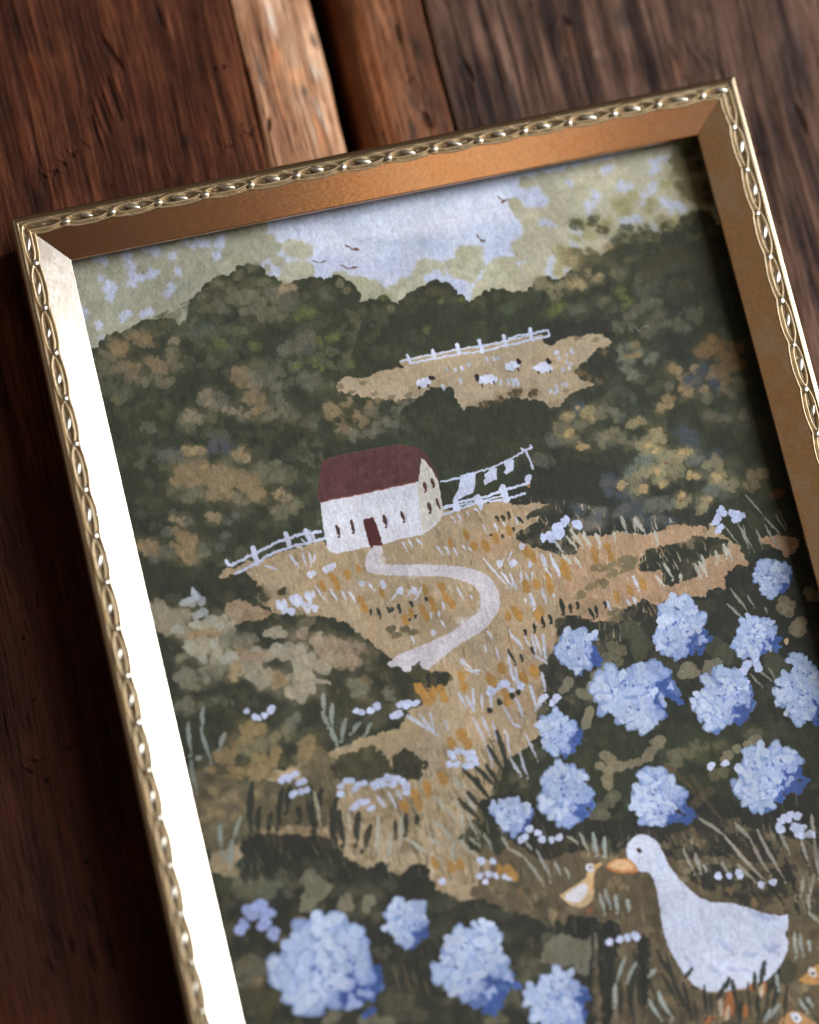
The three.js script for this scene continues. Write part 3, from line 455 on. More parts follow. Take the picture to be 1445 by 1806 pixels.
// birds
blade('#6a4638', '573 93 584 104 597 107 584 105 582 103 598 111 553 130 568 143 588 145 568 143 500 111 514 120 530 120 514 120', 3.2, 0.06); dab('#7a4030', '593 107 595 108', 2.6, 2);
blade('#5e4034', '838 125 846 142 854 144 844 142 899 54 909 68 923 66 908 68', 3.4, 0.06); dab('#5e4034', '846 141 910 68 907 70', 2.6, 2.4);
// the big meadow
bush('#ae9774', '186 702 286 692 379 685 476 710 646 676 826 678 871 707 885 757 1003 788 1151 809 1200 890 1170 960 994 963 819 965 764 1000 780 1073 734 1120 690 1157 628 1177 590 1237 505 1309 592 1419 431 1428 313 1356 247 1251 72 1234 26 1089 285 1090 361 958 276 835 156 762', 8, ['#ad9570', '#a08962', '#b39a76', '#a78d63'], 330, 16);
for (let i = 0; i < 70; i++) { const q = pairs('857 904')[0]; cx.fillStyle = tone('#b3906a', 0.03, 0.25); cx.fill(blobPath(q[0] + (pr() - 0.4) * 420, q[1] + (pr() - 0.5) * 420, 40, 26)); }
// dark wood running into the meadow's right side
bush('#2f3122', '774 749 811 739 849 712 857 696 829 685 781 684 769 659 812 628 918 628 1078 698 1149 767 1172 781 1137 814 1113 804 1079 797 1052 800 1024 803 993 787 970 774 932 783 901 768 865 769 876 798 852 806 823 782 802 777', 8, ['#272a1f', '#3a3b2c', '#30342a'], 120, 13);
clump('#4b5358', '974 671 993 684 1003 714 979 704 1008 728 1030 746 931 752 921 759 987 742 1010 755 1057 779 1081 789 1039 780 903 723 947 742 1151 624 1163 644 1200 675 1098 671 1037 685', 15, 0.45);
clump('#5d5f58', '924 746 929 760 995 743 981 749 1015 770 1053 778 975 685 990 693', 12, 0.5);
clump('#8f865f', '1062 623 1081 618 1099 617 1088 642 1098 653 1071 638 1124 659 1142 658 1113 665 1083 677 1061 677 1038 681 1051 665 1094 688 1116 688 1149 664 1028 683 1078 698 1196 688 1201 707 1182 693 1202 734 1185 730 1214 741 1155 760 1143 775 1119 747 1108 754 1026 710', 14, 0.65);
clump('#b59a66', '1070 625 1085 637 1133 656 1143 654 1078 680 1084 709 999 695 1004 691 1139 702 1151 707 1190 713 1112 737 1045 705 1039 712 1193 718 1161 757', 8, 0.7);
clump('#6e7363', '1023 669 1049 656 1062 654 1065 749 1057 743 1048 746 1083 749 1151 673 1165 672 1174 741 1189 749', 12, 0.5);
dab('#8a3f2a', '1098 667 1108 749', 2, 2); dab('#8c5a34', '1298 777 1307 777', 9, 8, 0, 0.5);
dab('#6e6d55', '1055 752 1043 749 1075 743', 15, 10, -0.4, 0.6);
clump('#7a6a4b', '1267 725 1272 740 1285 725 1257 746', 14, 0.6);
clump('#6f6a4d', '910 554 928 554 912 564 926 580 994 590 984 597 1017 586 954 555', 13, 0.6);
clump('#aa8f5c', '919 570 925 566 939 599 947 603', 8, 0.7);
dab('#5c5b4c', '886 581 884 571 852 609 864 616 849 604', 13, 12, 0.4, 0.55);
// meadow inlets on the right
bush('#b3906c', '913 788 948 789 990 800 1024 807 1051 804 1079 799 1112 807 1141 816 1129 828 1088 832 1059 842 1014 845 978 847 990 867 1030 885 1063 896 1099 891 1139 873 1182 864 1194 867 1196 894 1209 914 1180 904 1162 922 1158 939 1129 946 1087 937 1051 942 1015 943 974 930 936 944 897 957 840 940 819 918 842 861 872 815', 6, ['#ba9874', '#a88561', '#b8957a'], 90, 11);
bush('#2f3220', '1000 865 1015 841 1043 836 1077 841 1109 835 1131 835 1172 849 1173 862 1136 868 1113 871 1097 899 1070 902 1050 911 1037 908 1047 888 1033 872', 7, ['#3b3d26', '#292b1c'], 30, 9);
dab('#7c6f49', '920 850 908 845 933 850 957 860 975 859 938 865 971 841 986 848 909 876 890 881 916 882 865 893 860 894 936 944 927 944 919 940 977 851 952 845', 11, 7, -0.2, 0.85);
clump('#2b2e1e', '1034 854 1058 846 1012 867 1057 882 1072 894', 9, 0.6);
bush('#2b2d1f', '806 937 841 936 880 958 929 969 944 945 982 936 1013 952 1054 947 1101 953 1130 942 1158 957 1162 922 1175 907 1213 915 1232 893 1292 883 1308 891 1325 1064 1278 1239 727 1117 757 1062 754 1022 810 973', 7, ['#23261a', '#383a26', '#41402a', '#30331f'], 260, 12);
bush('#b3906c', '1245 860 1261 868 1258 860 1284 864 1317 875 1312 892 1287 905 1283 886', 4, ['#7a5a3a'], 8, 8);
wash('769 978 940 945 1347 940 1206 1466 824 1403 569 1324 647 1193', ['#3f3f28', '#4c4a30', '#23231a', '#55523a', '#33341f'], 300, 13, 0.45, 4);
grass('186 702 379 685 826 678 1151 809 1200 890 994 963 780 1073 590 1237 313 1356 285 1090 361 958 276 835', ['#bda681', '#8d7650', '#c8b692', '#9c8057', '#b6905c', '#d0bfa0', '#856c46'], 2200, 17, 2.8, 0.7);
grass('328 1099 660 1139 569 1324 592 1419 313 1356 262 1187', ['#7b6a48', '#c2b08c', '#8d7650', '#4f472c', '#d3c6a6'], 620, 28, 3, 0.65);
// small green patches in the meadow
wash('371 1109 660 1139 569 1324 592 1419 334 1361', ['#8a7650', '#6c5f3f', '#b79f78', '#9d8560'], 110, 12, 0.4, 4);
dab('#4f4a2c', '490 894 509 886 524 895 482 880 554 988 536 990 569 998', 9, 6, 0, 0.7);
dab('#2f3222', '817 713 835 711 851 720', 14, 6, -0.3, 0.9);
// bank of bushes left of the meadow
bush('#34351f', '28 700 111 709 188 721 219 709 236 734 224 760 259 806 345 829 386 850 431 901 475 957 537 987 569 996 509 1032 445 1036 477 1057 440 1104 380 1072 333 1080 287 1081 238 1096 123 1108 22 1110 16 882', 8, ['#2a2c1c', '#43422a', '#4c4a2f', '#2f3220', '#55512f'], 200, 13);
wash('42 714 231 732 431 904 558 995 441 1101 123 1108 22 1110', ['#4d492d', '#5f593c', '#2a2b1b', '#6a6447', '#45472f'], 200, 12, 0.4, 4);
bush('#9c8362', '181 764 204 761 225 781 257 795 245 804 203 798 187 802 177 782', 5, ['#ab8f70', '#8a7352'], 16, 9);
clump('#3a3620', '250 749 254 765 290 762 239 751', 8, 0.9);
dab('#a3aaae', '107 740 123 733 131 746 113 745 100 742 122 770 115 772 130 768', 9, 8, 0, 0.85); dab('#a3aaae', '122 729', 6, 12);
clump('#938a6e', '60 760 70 777 84 765 62 782 74 792 53 773 88 795 39 740 39 755', 19, 0.75);
clump('#a1987c', '107 807 137 799 153 795 163 812 113 841 127 844 104 835 165 834 138 861 158 869 177 881 196 889 203 908 186 901 211 921', 19, 0.75);
clump('#a68e62', '114 808 103 809 147 819 142 811 166 897 156 909 168 886 242 924 250 937 236 938 194 866 178 859', 10, 0.7);
clump('#7f7a62', '69 879 81 889 106 873 109 895 85 904 126 881 140 884 61 881 71 901 131 892 163 830 208 840 193 840', 13, 0.65);
dab('#adab9a', '88 828 111 789 141 785 155 802 137 832 166 864 217 864 265 874 283 889 299 900 282 940 110 859 150 871 74 792', 10, 8, 0.4, 0.8, 0.06, 0.3);
dab('#a39a80', '258 840 248 836 272 845 260 833 242 877 256 880 234 882 265 889 252 868', 12, 8, 0, 0.9);
clump('#9f947a', '290 891 285 879 302 901 291 917 313 914 283 922 326 924 301 937 285 945 267 959 279 969 293 957 273 949', 18, 0.75);
blade('#a0957a', '313 918 347 929 306 946 340 959 309 902 326 921', 14);
clump('#9c876a', '329 877 351 878 354 894 339 868 383 896 403 905 386 912 374 920 390 928 306 854 221 876 208 869 342 902 370 890', 15, 0.7);
clump('#7d7758', '386 974 386 989 398 988 385 967 69 846 65 849 56 938 64 936', 9, 0.7);
clump('#5f5f42', '90 946 105 945 60 953 40 945 119 945 139 953', 11, 0.5);
clump('#6b6a55', '50 939 62 934 62 949 255 1003 260 1011 244 1018 245 1030 447 1001 449 1009 400 983 385 973 388 988', 10, 0.65);
clump('#8b7549', '167 1009 183 1019 173 1028 155 1031 138 1042 121 1053 105 1060 123 1078 148 1091 170 1089 194 1080 181 1106 204 1068 175 1068 125 1097 110 1104 269 1067 280 1081 257 1087 280 1063 157 1115', 14, 0.7);
clump('#90774f', '167 1103 161 1116 182 1099 192 1090 66 1077 57 1082 80 1076 243 927 249 935 97 1048 59 1108 272 1083', 10, 0.65);
clump('#77704f', '210 1040 232 1038 151 1049 180 1048 195 1044 56 1121 68 1131 83 1142 61 1148 84 1156 102 1139 43 1147', 14, 0.55);
// warm bank under the bushes
bush('#ab936b', '312 1099 349 1093 377 1081 401 1086 418 1079 450 1079 472 1062 496 1052 470 1163 422 1152 420 1130 394 1117 380 1099 339 1105 317 1107', 6, ['#b39b76', '#a08860'], 40, 10);
clump('#675e3f', '281 1107 292 1123 268 1133 295 1139 312 1128 257 1116 291 1094 302 1111 301 1147', 14, 0.8);
bush('#4a4527', '310 1120 331 1107 361 1106 384 1100 403 1112 413 1129 415 1151 384 1158 348 1158 316 1143', 7, ['#3b3820', '#575030'], 30, 10);
bush('#8c7a56', '140 1223 168 1225 212 1221 244 1235 269 1252 291 1282 281 1290 251 1266 221 1241 188 1230 158 1238', 4, ['#a08d69'], 10, 8);
bush('#3d3a22', '430 1132 447 1122 464 1129 475 1142 467 1177 432 1169', 6, ['#4a4428'], 10, 8);
bush('#9b8762', '46 1230 67 1228 97 1224 125 1227 113 1245 91 1251 73 1265 94 1284 98 1299 75 1287 38 1264', 5, ['#a8946f', '#8c7955'], 20, 9);
bush('#655b3e', '-1 1058 77 1090 115 1113 149 1120 210 1134 267 1136 298 1157 284 1201 259 1235 205 1219 154 1222 125 1223 91 1219 46 1227 20 1185', 8, ['#77704f', '#534c30', '#85764f', '#48432a'], 130, 12);
clump('#8b7a52', '71 1117 88 1136 58 1143 110 1133 126 1159 47 1162 72 1161 104 1175 159 1137 183 1157', 11, 0.55);
bush('#967f5b', '142 1213 170 1215 212 1218 245 1232 263 1247 284 1280 269 1281 253 1259 222 1238 189 1228 160 1227', 4, ['#a08d69', '#836d4b'], 14, 8);
wash('301 1147 465 1184 419 1375 331 1355 304 1285 278 1243', ['#8a7650', '#a9946f', '#786543', '#b19a76', '#6c5b3c'], 140, 10, 0.35, 3);
wash('186 702 379 685 826 678 1151 809 1200 890 994 963 780 1073 590 1237 313 1356 285 1090 361 958 276 835', ['#b39b77', '#97815c', '#a88f69', '#bba380', '#8c7852'], 420, 12, 0.3, 4);
// tall dark grass behind the lower bushes
blade('#2c2e1f', '150 1114 121 1219 153 1165 135 1218 173 1180 154 1222 205 1140 175 1216 220 1136 199 1189 228 1181 219 1212 258 1145 241 1235 279 1157 251 1222 304 1177 267 1262 301 1205 292 1275 338 1217 316 1280 356 1246 327 1294 285 1216 277 1279 250 1165 243 1239', 15, 0.05, 0.9);
blade('#aea68c', '262 1160 253 1236 318 1209 305 1260 373 1236 352 1288 365 1263 347 1334 389 1268 369 1321 418 1238 397 1302 418 1289 436 1318', 8, -0.06, 0.9);
blade('#8f968a', '71 1182 61 1234 61 1234 70 1257 115 1176 86 1218 86 1218 72 1268 89 951 76 992 76 992 80 1062 55 973 44 1039 44 1047 38 1114 120 1009 99 1041 52 1048 63 1047 325 974 314 1012 314 1012 317 1044 337 999 322 1047 322 1047 326 1082 356 1032 335 1075 382 1045 356 1065 402 1053 382 1075', 11, 0.06, 0.9);
// dark bushes along the foot of the meadow
bush('#302f1f', '-118 1590 9 1265 48 1341 107 1276 106 1231 152 1228 226 1249 259 1252 288 1296 317 1337 354 1326 379 1362 433 1349 441 1396 475 1433 551 1446 585 1468 643 1487 721 1538 716 1604 727 1785', 9, ['#262518', '#3b3923', '#444027', '#2b2c1e'], 330, 13);
bush('#66573c', '523 1420 607 1355 602 1285 645 1341 759 1389 816 1390 884 1394 1058 1388 1200 1488 1125 1876 684 1775 719 1594 694 1510 611 1480', 9, ['#4a3d29', '#5f5036', '#41361f', '#665238'], 330, 12);
bush('#2b2a1d', '574 1257 634 1247 688 1305 786 1327 835 1360 884 1303 1064 1366 1229 1380 1206 1466 1055 1399 911 1423 852 1381 802 1399 740 1373 669 1380 615 1323', 9, ['#232317', '#3a3823'], 120, 10);
bush('#2f2d1f', '848 1398 905 1354 993 1373 1050 1420 1134 1451 1101 1489 1020 1447 930 1439', 8, ['#3d3822'], 30, 10);
bush('#2d2b1c', '936 1480 989 1475 1061 1508 1142 1509 1131 1552 1057 1569 997 1533', 7, ['#403820'], 24, 8);
wash('523 1420 645 1341 884 1394 1058 1388 1200 1488 1125 1876 684 1775 719 1594 611 1480', ['#7a6848', '#8a7753', '#4f432c', '#665839', '#9d8963', '#40371f', '#84693f'], 560, 10, 0.6, 3);
wash('-118 1590 36 1294 151 1230 318 1335 439 1396 721 1538 727 1785', ['#4f4d30', '#666148', '#2b2a1c', '#5a5940', '#45452c', '#6f6a4e'], 380, 13, 0.5, 4);
clump('#6a6a4f', '86 1303 96 1315 116 1313 138 1318 126 1328 106 1330 155 1315', 17, 0.45);
bush('#77735a', '198 1325 215 1309 231 1323 255 1345 236 1360 214 1368 204 1382 186 1378 194 1357 208 1337', 4, ['#857f66'], 8, 8);
dab('#77735a', '213 1316 223 1315 270 1380 277 1376 265 1389 278 1389 313 1390 320 1389 309 1402', 9, 10);
clump('#6a644b', '58 1455 72 1452 74 1469 49 1466 58 1484 44 1491 67 1486 87 1468', 14, 0.6); dab('#837a61', '180 1402 188 1411 172 1410', 11, 12);
clump('#8a7250', '79 1489 74 1498', 10, 0.4); clump('#4f4a2d', '44 1516 64 1515 78 1537 99 1529 74 1555 58 1539', 17, 0.5);
clump('#57523c', '314 1578 341 1591 355 1600 327 1607 310 1597 366 1622 317 1621', 15, 0.5); dab('#767058', '194 1593 202 1588 255 1610 271 1610 288 1621 304 1624 187 1597', 12, 10, 0, 0.9);
blade('#6f5d37', '335 1519 333 1570 353 1510 356 1568 369 1539 371 1572 387 1563 388 1595 352 1542 358 1585', 6, 0.02, 0.7);
bush('#77725b', '618 1577 635 1548 658 1537 677 1541 694 1552 712 1546 728 1549 734 1564 717 1579 715 1599 694 1617 679 1610 678 1590 651 1591', 5, ['#857f66', '#6b664d'], 22, 9);
clump('#5e5940', '583 1575 598 1591 554 1614 537 1629 575 1606 601 1579 554 1640', 14, 0.5); clump('#6c674c', '504 1657 514 1669 494 1668', 10, 0.7);
clump('#44452f', '447 1430 435 1424 467 1428 445 1479 428 1481', 13, 0.6);
bush('#232318', '682 1520 695 1506 715 1520 735 1522 729 1543 707 1551 685 1536', 6); bush('#26261a', '742 1559 750 1538 765 1532 775 1547 764 1577 753 1594 715 1718 708 1717', 6); bush('#26261a', '809 1581 826 1578 826 1591 792 1700 782 1698', 5);
grass('517 1447 645 1341 884 1394 1058 1388 1206 1466 1125 1876 684 1775 719 1594 611 1480', ['#2c2b1c', '#867a58', '#6f6243', '#a39a7c', '#3a3422', '#94805a'], 620, 30, 3, 0.55);
grass('-118 1590 36 1294 151 1230 318 1335 439 1396 721 1538 727 1785', ['#57543a', '#232217', '#6b654a', '#36351f'], 240, 22, 4, 0.4);
grass('564 1345 704 1240 900 1329 1235 1358 1200 1488 824 1403', ['#232317', '#6b654a', '#8d876c', '#3a3823'], 240, 34, 3, 0.5);
grass('56 1208 320 1132 526 1223 441 1385 58 1298', ['#2f301f', '#8d8462', '#4b4830', '#a39a7a'], 200, 34, 3, 0.5);
// the foot of the sheet, under and past the bottom rail
wash('-116 1580 687 1764 1230 1483 1622 1468 1384 2311 -247 1927', ['#54462f', '#2c2b1c', '#6b5a3c', '#453f2a', '#3a3b26'], 420, 14, 0.6, 4);
wash('1341 938 1778 914 1591 1576 1194 1487', ['#2b2d1f', '#3f3f28', '#4c4a30', '#23231a'], 160, 14, 0.6, 4);
grass('-116 1580 687 1764 1230 1483 1622 1468 1384 2311 -247 1927', ['#2c2b1c', '#867a58', '#6f6243', '#a39a7c'], 420, 32, 4, 0.6);
hydrangea('1328 1379 1406 1223 88 1747', 56, 54);
// greens among the hydrangeas
clump('#5f5a3e', '821 1085 832 1079 835 1101 793 1092 1138 1234 1124 1235 1011 1232 1027 1239 999 1246 1061 1243 650 1216 663 1232', 11, 0.6);
dab('#857b5d', '833 1214 843 1225 819 1232 834 1244 827 1260 826 1273 844 1238 860 1241 878 1241 895 1241 914 1236 925 1226 941 1216 947 1209 938 1211 1129 1249 1138 1249 1115 1255 1092 1258 1072 1267 1062 1273', 10, 9, 0, 0.9);
dab('#6b6449', '965 1243 970 1257 954 1267 978 1242 823 1302 803 1315 804 1328 833 1296 787 1324 1055 1298 1038 1298', 12, 11, 0, 0.75);
dab('#817a5f', '819 1137 811 1144 826 1125', 9, 13, 0.3);
blade('#5d4c2e', '988 1287 1008 1344 1002 1334 1029 1400 961 1376 976 1435 945 1252 988 1322', 12, 0, 0.7); dab('#5d4c2e', '992 1340 1002 1334 1021 1329 982 1346', 9, 8, 0, 0.7);
dab('#4b4e33', '953 996 944 981 961 1015 950 1026 1207 1104 1217 1120 1102 1051 1114 1071', 18, 18, 0, 0.75);
dab('#6f6849', '902 1024 885 1025 917 1019 902 1007 907 1039', 10, 9, 0, 0.8);
dab('#807a60', '875 1045 864 1055 854 1058 885 1042 841 1076 817 1084 829 1091 798 1058 786 1069 1033 1079 1045 1082 1026 1091 1046 1095 1080 1085 1093 1084 1086 1095 1074 1093', 11, 9, -0.4, 0.9);
dab('#8b7e62', '1259 992 1270 1003 1252 1004 1262 1015 1272 1044 1282 1041 1266 1051 1273 1057 1314 986 1320 996', 12, 11, 0, 0.75); dab('#c2a27c', '1244 1071', 4, 6);
// white fence left of the house and right of it
line('#bfc6df', '300 709 330 704 360 698 387 692', 0.1);
line('#c3cae2', '205 688 237 680 264 672 299 663 329 659 359 656 391 659', 5, 1.5); line('#c3cae2', '210 705 240 699 271 687 310 679 347 676 398 674', 4.6, 1.5);
line('#c9cfe6', '197 677 199 686 205 689', 5); line('#c9cfe6', '254 663 255 696', 8); line('#c9cfe6', '323 649 325 677', 8); line('#c9cfe6', '363 651 366 671', 8);
line('#c3cae2', '646 611 667 611 693 610 720 606 743 605 766 602 789 596 814 588 842 579', 3.4, 1.2); line('#c3cae2', '822 578 829 588 832 603 834 623', 3.8); line('#c3cae2', '842 575 836 581', 3);
poly('#c6cde4', '687 607 702 604 720 607 714 631 705 646 676 653 663 658 659 654 674 637 683 621'); poly('#c6cde4', '736 613 745 611 750 604 759 604 764 608 758 629 740 633 731 636 731 627 736 621'); poly('#c6cde4', '781 600 790 595 797 594 801 599 795 619 779 624 775 620 780 613');
line('#c3cae2', '641 664 670 660 692 659 715 660 753 656 783 653 816 650', 5, 1.4); line('#c3cae2', '640 676 671 672 712 669 756 672 786 672 806 669', 4, 1.4); line('#c3cae2', '669 666 728 666 773 662', 3, 1.4);
dab('#c9cfe6', '665 663 667 668 711 660 714 672 713 665 765 651 766 661 766 672 765 657', 6, 9, 0.2); dab('#c9cfe6', '818 642 823 638 817 649', 5, 6); dab('#b87e4a', '817 655', 3.4, 4);
// the house
poly('#d3d4dc', '404 600 419 600 485 601 552 601 604 601 622 554 637 584 642 604 641 630 639 675 627 687 609 699 587 708 541 708 507 710 471 709 438 709 412 709 402 705 397 695 397 671 399 638'); 
poly('#cac4b6', '604 601 622 554 637 584 642 604 641 630 639 675 627 686 606 696 589 706 590 679 595 639', 0.01);
for (let i = 0; i < 60; i++) { const q = pairs('490 658')[0]; cx.fillStyle = tone('#dcdee6', 0.02, 0.14); cx.fill(blobPath(q[0] + (pr() - 0.5) * 180, q[1] + (pr() - 0.5) * 60, 14, 9)); }
poly('#5f3330', '399 593 412 555 427 519 468 518 512 518 556 519 592 522 616 530 625 542 616 565 610 586 602 602 559 600 485 600 442 599 404 600');
poly('#57302c', '617 530 628 542 637 565 644 590 646 605 641 602 637 584 623 553 616 568 619 543');
for (let i = 0; i < 90; i++) { const q = pairs('509 561')[0]; cx.fillStyle = tone(pr() < 0.5 ? '#6d3d3a' : '#4d2625', 0.06, 0.28); cx.fill(blobPath(q[0] + (pr() - 0.5) * 175, q[1] + (pr() - 0.5) * 66 - (pr() - 0.5) * 8, 5 + 6 * pr(), 7)); }
line('#8a4534', '404 601 441 601 485 601 552 601 600 601', 2, 1); line('#7a4238', '439 517 505 517 564 519 592 522', 1.4, 1);
soft('#561d1b', '478 654 501 653 503 679 506 711 481 714 479 685', 0.02); poly('#561d1b', '479 654 500 653 505 711 481 714');
blade('#4a2b20', '425 653 424 677 455 649 454 675 522 651 520 677 556 652 557 675', 8, 0); blade('#5a3522', '616 605 614 624 631 601 631 619 613 647 612 667 631 642 633 662', 8, 0.03);
blade('#8a93ba', '461 655 456 677 527 658 524 679 564 659 562 676', 3, 0, 0.6);
// the path
soft('#c9c2c4', '486 706 503 713 503 728 490 736 491 748 529 758 592 770 647 787 680 801 701 823 709 855 702 887 680 908 658 922 611 937 570 954 540 973 532 960 510 959 487 965 482 953 461 952 468 939 488 931 525 926 564 919 603 909 643 892 666 875 673 847 653 820 614 800 552 786 489 770 462 760 460 741 472 721 486 711', 0.01);
for (let i = 0; i < 90; i++) { const q = pairs(['683 864', '591 929', '561 776', '499 946', '634 901', '488 747'][i % 6])[0]; cx.fillStyle = tone('#d3cdce', 0.02, 0.22); cx.fill(blobPath(q[0] + (pr() - 0.5) * 40, q[1] + (pr() - 0.5) * 22, 12, 6)); }
bush('#4a4528', '494 967 517 961 528 959 522 973 535 979 511 985', 4); dab('#c9c2c4', '534 967 532 960 495 962 469 947', 8, 6);
// meadow flowers: ochre, white and dark touches
dab('#b07f36', '370 766 394 756 398 772 423 755 447 749 481 805 436 810 440 826 566 816 572 840 575 855 599 819 604 843 612 856 528 856 550 853 554 869 514 868 672 727 681 752 637 735 703 753 705 760 727 746 757 736 787 789 791 802 779 788 848 825 844 839 810 843 808 865 786 853 764 852 714 904 731 897 735 909 771 913 780 907 609 988 597 1022 595 1000 647 1015 651 1027 675 1003 740 1021 712 1033 513 1008 547 1019 533 1016 506 1006', 5.4, 10, -0.12, 0.95);
blade('#c6c9d8', '356 763 369 799 382 776 391 800 406 785 408 804 419 788 425 811 458 778 468 798 494 826 522 803 528 823 543 807 540 833 560 811 630 826 635 850 651 846 652 857 566 864 563 875 581 864 581 875 595 848 591 866 583 883 587 898 517 902 520 917 608 736 617 756 625 739 631 759 642 747 645 763 660 747 662 755 670 753 675 761 546 715 549 734 558 714 561 729 573 713 581 726 650 681 657 698 665 681 668 700 684 681 685 689 699 677 705 685 709 713 712 732 731 714 734 733 749 717 750 725 776 712 776 727', 5.5, 0.02, 0.95);
blade('#c9ccdc', '693 780 728 848 722 813 735 849 738 820 742 851 735 789 716 808 752 778 741 794 752 793 744 810 808 794 807 827 810 828 817 845 825 798 832 844 760 821 755 842 768 826 770 842 783 826 778 840 767 867 770 901 792 873 794 895 813 877 810 888 754 876 754 883 708 929 723 973 737 946 743 981 758 951 760 1003 775 955 763 1011 697 974 692 1040 675 958 675 988 655 950 653 965 604 965 618 998 619 994 633 997 704 1005 700 1038 676 1029 666 1041 753 1027 748 1063 665 923 672 939 723 1046 723 1061', 5.4, 0.02, 0.95);
dab('#c8cbdd', '338 785 348 780 337 799 345 809 331 809 384 736 400 732 392 734 447 779 486 784 488 792 351 740 360 738 517 809 545 815 723 798 774 773 781 812 746 803 752 801 819 764 831 761 841 764 562 904 653 1035 645 1037 703 1038 705 1046', 5, 6, 0, 0.95);
blade('#2e3024', '451 832 450 843 465 833 466 854 485 834 486 847 494 836 490 844 507 833 507 851 530 832 534 843 738 702 741 712 750 703 752 712 764 698 763 711 779 713 787 726 801 714 801 721 766 730 766 738 741 742 742 746 718 735 719 737 738 935 739 946 759 929 759 947 780 919 777 940 794 918 793 936 698 967 705 1002 719 983 720 998 743 973 746 992 529 989 531 1008 552 990 553 1002 566 986 565 1004 824 891 823 924 564 832 564 838 522 866 522 870 534 861 534 867', 8, 0, 0.95);
blade('#c2c6d8', '350 665 361 679 360 652 362 675 371 651 372 677 377 656 375 682 337 673 348 687', 6, 0, 0.9);
dab('#c6cbdf', '278 785 289 784 308 781 316 779 321 787 337 780 339 787 326 796 286 798 299 804 345 807 281 789 313 789', 6, 8); blade('#c2c6d8', '321 691 332 723 346 692 347 722 360 695 356 724 370 701 363 715 268 701 290 717 352 731 352 746 385 731 386 742 397 726 397 741', 6, 0, 0.9);
// right part of the meadow
blade('#bbb9a8', '865 769 879 803 877 758 892 801 901 768 907 805 925 777 926 809 960 780 958 802 984 754 984 790 1011 760 1000 794 1008 764 1020 802 1043 798 1040 829 1103 878 1108 910 1120 864 1121 891 1151 862 1150 884 1171 853 1168 883 1174 858 1179 890 1112 876 1121 909 1044 865 1052 903 1070 893 1066 908 1021 887 1032 912 841 777 849 801 848 805 860 825 872 815 879 838', 9, 0, 0.9);
blade('#c0c3d2', '975 877 980 909 912 916 916 935 810 797 811 828 826 805 833 846 953 921 956 935 968 920 967 933 738 839 744 853 793 864 794 895 765 871 766 902', 8, 0, 0.95);
dab('#b07f36', '913 815 912 828 941 812 943 830 850 832 843 840 850 850 810 850 810 868 783 853 763 853 935 913 963 905 991 898 728 898 735 904 772 917 713 1031 733 1022 738 1019', 5.2, 11, -0.12, 0.95);
blade('#2b2d20', '826 893 822 923 840 905 838 922 854 904 853 917 875 922 879 944 889 920 886 942 908 915 907 928 759 932 760 945 779 923 777 940 795 917 793 935 738 938 739 945', 9, 0, 0.95);
dab('#b9c2e0', '857 749 868 743 875 738 848 752 858 763 850 768 820 764 834 764 836 771 892 752 895 757', 7, 8); dab('#b9c2e0', '1179 787 1185 782 1172 799 1165 807 1174 818 1167 825 1187 793 1212 799 1214 808 1222 805 1205 809 1204 797', 7, 6.5);
blade('#9a9a8c', '1181 815 1200 863 1208 816 1226 882 1219 823 1217 881 1242 837 1245 878 1261 832 1274 884 1239 764 1265 819 1265 819 1288 865 1288 815 1302 863 1214 826 1215 871 1299 809 1303 859', 5, 0, 0.9);
blade('#8d8b7d', '1161 944 1182 1000 1145 972 1170 1010 1191 964 1197 992 1218 996 1220 1006 1155 1119 1173 1150 1174 1115 1193 1141 1196 1115 1202 1143', 6, 0, 0.9);
dab('#b4bfe0', '1150 1105 1143 1112 1156 1098 1173 1101 1175 1111', 7, 8);
// hydrangeas
hydrangea('833 1000', 44, 41); hydrangea('1044 1003', 58, 53, 0.8); hydrangea('1186 1051', 42, 42); hydrangea('1248 941', 37, 34, 1.2);
hydrangea('924 1112', 74, 68, 0.8); hydrangea('1092 1158', 60, 58); hydrangea('1249 1180', 46, 76, 0.9);
hydrangea('756 1153', 41, 40); hydrangea('740 1275', 56, 54, 0.9); hydrangea('918 1323', 56, 56); hydrangea('1138 1325', 67, 66, 1.2); hydrangea('628 1289', 36, 34, 0.9);
hydrangea('213 1500', 106, 94, 0.9); hydrangea('379 1449', 42, 44, 1.3); hydrangea('453 1545', 24, 50, 0.7);
hydrangea('490 1557', 76, 78, 1.1); hydrangea('631 1657', 58, 56, 1.1);
dab('#97a5d6', '87 1355 104 1353 114 1352 94 1367 72 1381 63 1389 115 1375 126 1371 115 1388 105 1392 127 1407 123 1412', 10, 10);
